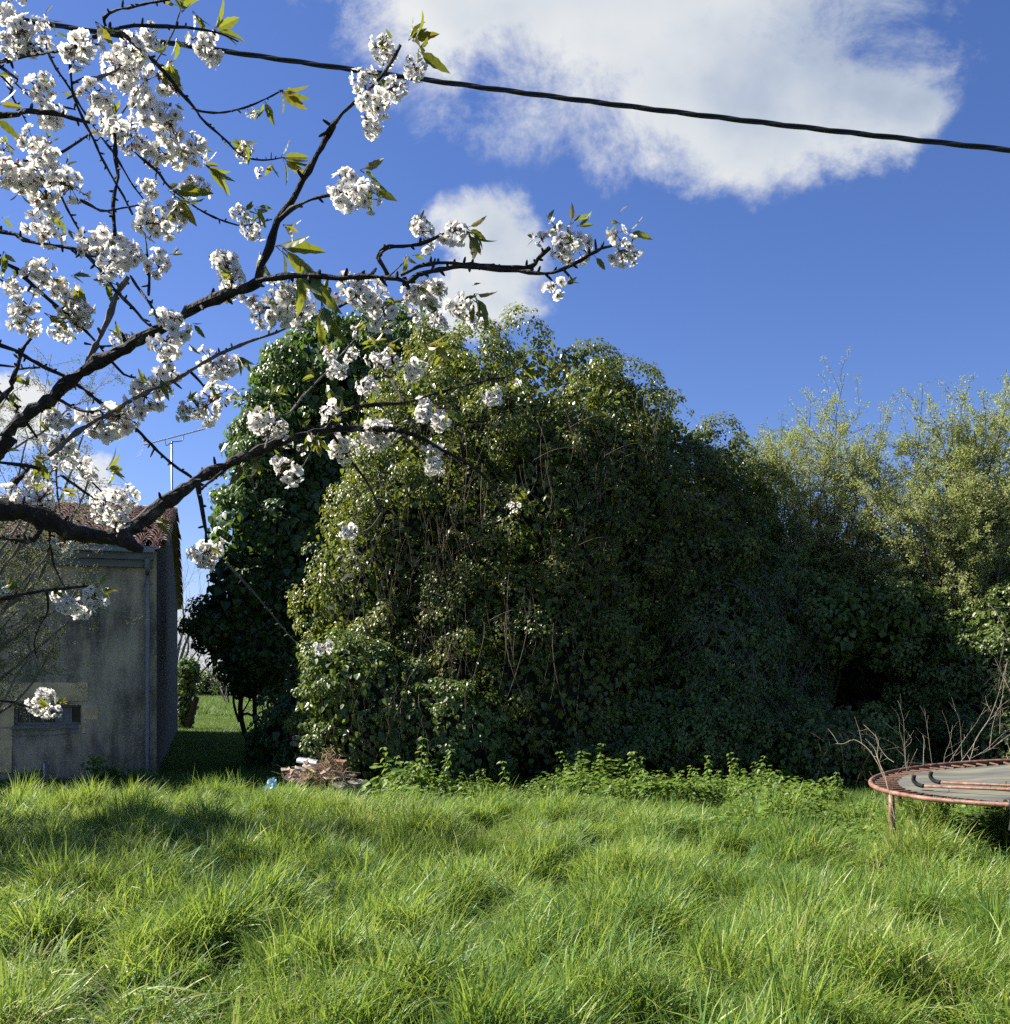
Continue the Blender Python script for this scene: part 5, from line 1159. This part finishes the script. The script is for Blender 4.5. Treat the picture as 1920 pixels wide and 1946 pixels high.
CL=[ # zoomed part, x, y, radius
 (1,50,110,85),(1,120,200,100),(1,230,170,60),(1,170,260,60),(1,440,260,115),(1,240,510,85),(1,260,640,90),(1,700,410,115),(1,740,300,85),(1,860,215,70),(1,550,560,85),(1,910,460,85),(1,890,650,120),(1,600,680,85),(1,720,770,100),(1,870,860,90),(1,1010,880,80),(1,1110,860,75),(1,220,840,95),(1,50,980,110),(1,250,1060,120),(1,380,1050,95),(1,265,1300,95),(1,850,1060,60),(1,860,1250,105),(1,980,1200,75),(1,1100,1060,75),(1,570,1390,100),(1,690,1440,110),(1,620,1500,80),(1,910,1490,75),(1,1360,1210,50),(1,1430,1290,60),(1,1180,260,95),(1,1380,850,55),(1,1470,985,32),(1,1415,640,25),(1,240,1560,85),(1,330,1630,85),(1,430,1760,80),(1,480,1790,60),(1,140,1800,105),(1,330,1890,55),(1,1270,1500,95),(1,1310,1600,80),(1,1500,1760,120),(1,1620,1680,100),(1,1700,1750,95),(1,1650,1640,60),(1,600,1590,35),(1,60,1600,60),(1,755,540,48),(1,40,250,55),(1,960,1810,70),(1,30,840,45),(1,60,450,40),(1,130,-5,40),
 (2,360,265,75),(2,250,450,80),(2,320,520,85),(2,400,450,70),(2,520,345,60),(2,290,655,62),(2,150,970,85),(2,250,1030,80),(2,540,1180,65),(2,720,1220,72),(2,580,1280,45),(2,220,1530,100),(2,310,1590,105),(2,520,1530,75),(2,600,1520,75),(2,510,1640,48),(2,630,1650,55),(2,740,1590,65),(2,810,1665,52),(2,1240,1160,50),(2,1340,1270,85),(2,1290,1290,70),(2,1560,1200,60),(2,1600,1300,75),(2,1240,1490,58),(2,1170,1240,38),
 (3,430,60,80),(3,690,200,60),(3,970,200,100),(3,950,345,75),(3,820,490,130),(3,1240,345,105),(3,1200,555,105),(3,1050,605,55),(3,610,650,140),(3,320,640,75),(3,330,780,80),(3,400,890,90),(3,180,985,55),(3,60,1110,85),(3,230,1090,80),(3,500,955,50),(3,590,1150,85),(3,690,1100,75),(3,660,1230,70),(3,370,1340,70),(3,1160,1405,98),
 (5,620,265,42),(5,655,345,52),(5,730,258,36),(5,738,132,20),(5,850,285,42),(5,930,280,48),(5,815,420,50),(5,1040,335,60),(5,1120,290,28),(5,260,600,78),(5,350,640,58),(5,400,860,70),(5,640,575,62),(5,680,745,80),(5,850,680,85),(5,900,640,70),(5,1110,545,60),(5,1180,600,62),(5,1160,735,50),(5,1150,830,60),(5,1455,470,60),(5,1590,402,26),(5,705,1170,48),(5,1575,1042,30),(5,400,720,25),(5,470,745,30),
 (4,380,650,55),(4,440,700,65),(4,520,735,75),(4,640,655,75),(4,30,590,45),(4,290,1340,80),(4,350,1420,55),(4,270,1400,50),(6,755,545,42)]
items=[]
for z,a,b,rp_ in CL:
    px,py=zp(z,a,b); rpx=rp_*ZR[z][0]; D,near,dist=depth_at(px,py); items.append((px,py,rpx,D,near,dist))
items.sort(key=lambda q:-q[2]*(1 if q[0]<1 else 1))
rest=MB(); extra=[]
for i,(px,py,rpx,D,near,dist) in enumerate(items):
    D=D+rc.normal(0,.04); size=rpx/1920*D*1.0
    kind='s' if size<.020 else ('m' if size<.040 else 'l')
    (me,mbp),pr_=protoC[kind][rc.integers(len(protoC[kind]))]
    c=at(px,py,D)
    away=unit(c-near) if dist>3 else np.zeros(3)
    z=unit(away*.9+np.array([0,0,-.55])+.55*rdir(1,rc)[0]+np.array([0,-.25,0]))
    s=size/pr_*1.17; s=np.clip(s,.45,1.6)
    org=c-z*pr_*s*.22
    Ff=frame_from(z,rc)
    if rc.uniform()<.9: extra.append((rc.uniform(35,80)*.3358,px+rc.normal(0,rpx*.5),py-rc.uniform(.1,.8)*rpx,rc.choice([rc.uniform(-60,60),rc.uniform(100,200),rc.uniform(40,110)]),int(rc.choice([2,3,3,5]))))
    if i>=98: merge(rest,mbp,Ff,s,org-TB); continue
    o=bpy.data.objects.new('blossom_cluster',me); COL.objects.link(o); o.parent=cherry
    o.matrix_local=mat3(Ff,s,org-TB)
if rest.n: o=rest.build('small_blossoms',CM,cherry,smooth=True); o['kind']='stuff'
# leaf tufts
def tuft(n,seed):
    r=np.random.default_rng(seed); mb=MB()
    for k in range(n):
        az=k*2.4+r.normal(0,.4); sp=r.uniform(.12,.75); l_=.075*r.uniform(.65,1.05); w_=l_*r.uniform(.30,.42)
        d0=unit(np.array([math.cos(az)*math.sin(sp),math.sin(az)*math.sin(sp),math.cos(sp)]))
        up=unit(np.cross(np.cross(d0,np.array([0,0,1.]))+1e-3*rdir(1,r)[0],d0)); side=np.cross(d0,up); bend=r.uniform(.1,.7); fold=r.uniform(.15,.6)
        pet=.012; V=[]; K=8
        for i in range(K+1):
            t=i/K; wv=w_*.5*(math.sin(math.pi*min(1,t**.75))**.8)*(1-.25*t)+.0006
            if i==K: wv=.0003
            ser=1+.10*(-1)**i
            c=d0*(pet+l_*t*(1-.12*bend*t))-up*l_*bend*.5*t*t
            nrm=unit(up+d0*bend*t*.8)
            for q in (-1,0,1): V.append(c+side*wv*q*ser*math.cos(fold)+nrm*wv*abs(q)*math.sin(fold))
        F=[[i*3+j,i*3+j+1,i*3+j+4,i*3+j+3] for i in range(K) for j in range(2)]
        mb.add(np.array(V),[np.array(F)],0,np.full(len(F),np.clip(r.normal(.55,.25),0,1)))
        tubes3(mb,np.stack([0*d0,d0*pet*.5,d0*pet])[None],np.array([.0010]),np.array([.0008]),0,np.array([.05]))
    return (mb.mesh('leaf_tuft',M['cherryleaf']),mb)
TU={k:[tuft(k,500+10*k+i) for i in range(3)] for k in (1,2,3,5)}
LT=[ # part, x, y, angle, length (zoomed px), leaves
 (1,-20,590,10,150,2),(1,-30,660,-40,160,2),(1,1030,70,80,130,5),(1,1090,60,-50,120,3),(1,1000,30,200,110,2),(1,1210,170,15,140,5),(1,1000,215,-60,110,3),(1,960,250,200,120,2),(1,950,330,-65,160,3),(1,1580,510,-40,160,5),(1,1500,570,-70,110,3),(1,1620,505,25,80,1),(1,1370,790,-35,120,3),(1,1300,830,200,60,1),(1,1600,890,-45,150,5),(1,1590,890,10,130,2),(1,1540,920,-110,90,3),(1,1160,930,-35,170,5),(1,1150,930,20,110,2),(1,960,1080,-5,190,3),(1,980,1110,-50,220,3),(1,950,1080,60,130,1),(1,1440,1180,-25,110,3),(1,1450,1170,15,100,1),(1,255,80,70,70,1),(1,280,110,-20,90,3),(1,540,120,-50,160,3),(1,110,1080,-75,140,2),(1,10,1230,-35,60,2),(1,370,940,30,80,2),(1,320,1230,-30,90,3),(1,400,1560,10,90,3),(1,420,1600,-50,110,3),(1,20,1420,-60,130,3),(1,250,1770,-35,190,2),(1,600,1580,-70,100,2),(1,1180,1450,-5,180,1),(1,1560,1390,-5,220,3),(1,1600,1400,-45,200,3),(1,1700,1480,-60,280,3),(1,1470,1420,-80,160,3),(1,1600,1270,-20,110,3),(1,920,1260,-60,100,2),(1,1110,845,10,100,2),(1,960,1440,10,80,2),(1,350,520,-20,70,2),(1,990,590,-40,60,2),(1,380,1290,-60,70,2),(1,30,810,-50,60,1),(1,300,800,50,60,1),
 (2,480,210,60,110,3),(2,500,210,-5,170,3),(2,530,260,-50,150,2),(2,400,210,115,70,1),(2,230,880,15,150,3),(2,250,930,-45,170,3),(2,780,1180,15,130,3),(2,790,1200,-50,150,3),(2,1320,1160,70,110,3),(2,1350,1170,20,100,2),(2,1570,1110,80,70,1),(2,1620,1200,-5,110,2),(2,1440,1320,-45,110,1),(2,810,1480,55,75,1),(2,820,1520,-30,180,3),(2,800,1540,-75,100,2),(2,20,1540,45,130,2),(2,30,1560,-70,210,3),(2,470,1320,-60,90,3),(2,500,1320,-10,70,2),(2,1050,1890,60,80,1),(2,300,1690,-20,50,2),
 (3,1340,280,-40,110,3),(3,920,430,-25,80,3),(3,900,400,-70,130,2),(3,1090,100,-50,80,2),(3,1070,220,-60,90,2),(3,60,470,-60,100,3),(3,140,470,60,80,2),(3,180,850,-15,110,3),(3,190,860,-50,150,3),(3,30,820,10,80,1),(3,240,640,-70,70,2),(3,600,930,20,110,5),(3,640,920,-60,100,3),(3,340,1040,-35,90,5),(3,1370,890,-110,130,3),(3,1440,870,-70,110,3),(3,1530,510,60,60,3),(3,880,1210,-60,90,2),(3,900,1220,-10,60,2),(3,1060,540,40,70,2),(3,1290,510,-50,80,1),(3,1740,720,-60,110,3),(3,280,470,80,60,2),(3,40,400,-10,120,2),
 (5,850,190,25,80,2),(5,870,200,150,90,3),(5,900,205,0,100,2),(5,1050,220,170,70,3),(5,1110,210,-30,120,5),(5,1170,200,-60,130,3),(5,600,400,-70,100,3),(5,550,370,150,80,3),(5,620,440,-60,80,2),(5,1210,530,-40,110,3),(5,960,620,10,60,2),(5,1190,470,80,50,1),(5,1100,480,60,50,1),(5,1240,740,-20,50,2),(5,1600,310,70,90,1),(5,1610,320,-25,100,5),(5,1530,400,-20,60,2),(5,1560,970,60,60,2),(5,1570,980,-30,60,2),(5,340,460,50,70,3),(5,470,640,60,60,2),(5,520,660,-55,120,5),(5,370,800,120,50,2),(5,180,820,-110,100,2),
 (4,660,580,70,90,2),(4,680,590,-15,80,3),(4,10,590,10,100,2),(4,380,1350,-12,80,1),(6,770,520,0,45,1)]
tl_=[]
for z,a,b,ang_,l_,n_ in LT:
    px,py=zp(z,a,b); tl_.append((l_*ZR[z][0],px,py,ang_,n_))
tl_+=extra
tl_.sort(key=lambda q:-q[0])
restl=MB()
for i,(l_,px,py,ang_,n_) in enumerate(tl_):
    D,near,dist=depth_at(px,py); D-=.02
    z=unit(np.array([math.cos(R(ang_)),rc.normal(0,.3),math.sin(R(ang_))]))
    s=np.clip(l_/1920*D/.080*1.2,.3,1.7)
    # keep leaf upper sides upward
    x=unit(np.cross(np.array([0,0,1.])+.3*rdir(1,rc)[0],z)); Fm=np.stack([x,np.cross(z,x),z],1)
    me,mbp=TU[n_][rc.integers(3)]
    if i>=98: merge(restl,mbp,Fm,s,at(px,py,D)-TB); continue
    o=bpy.data.objects.new('leaf_tuft',me); COL.objects.link(o); o.parent=cherry
    o.matrix_local=mat3(Fm,s,at(px,py,D)-TB)
if restl.n: o=restl.build('small_leaves',M['cherryleaf'],cherry); o['kind']='stuff'
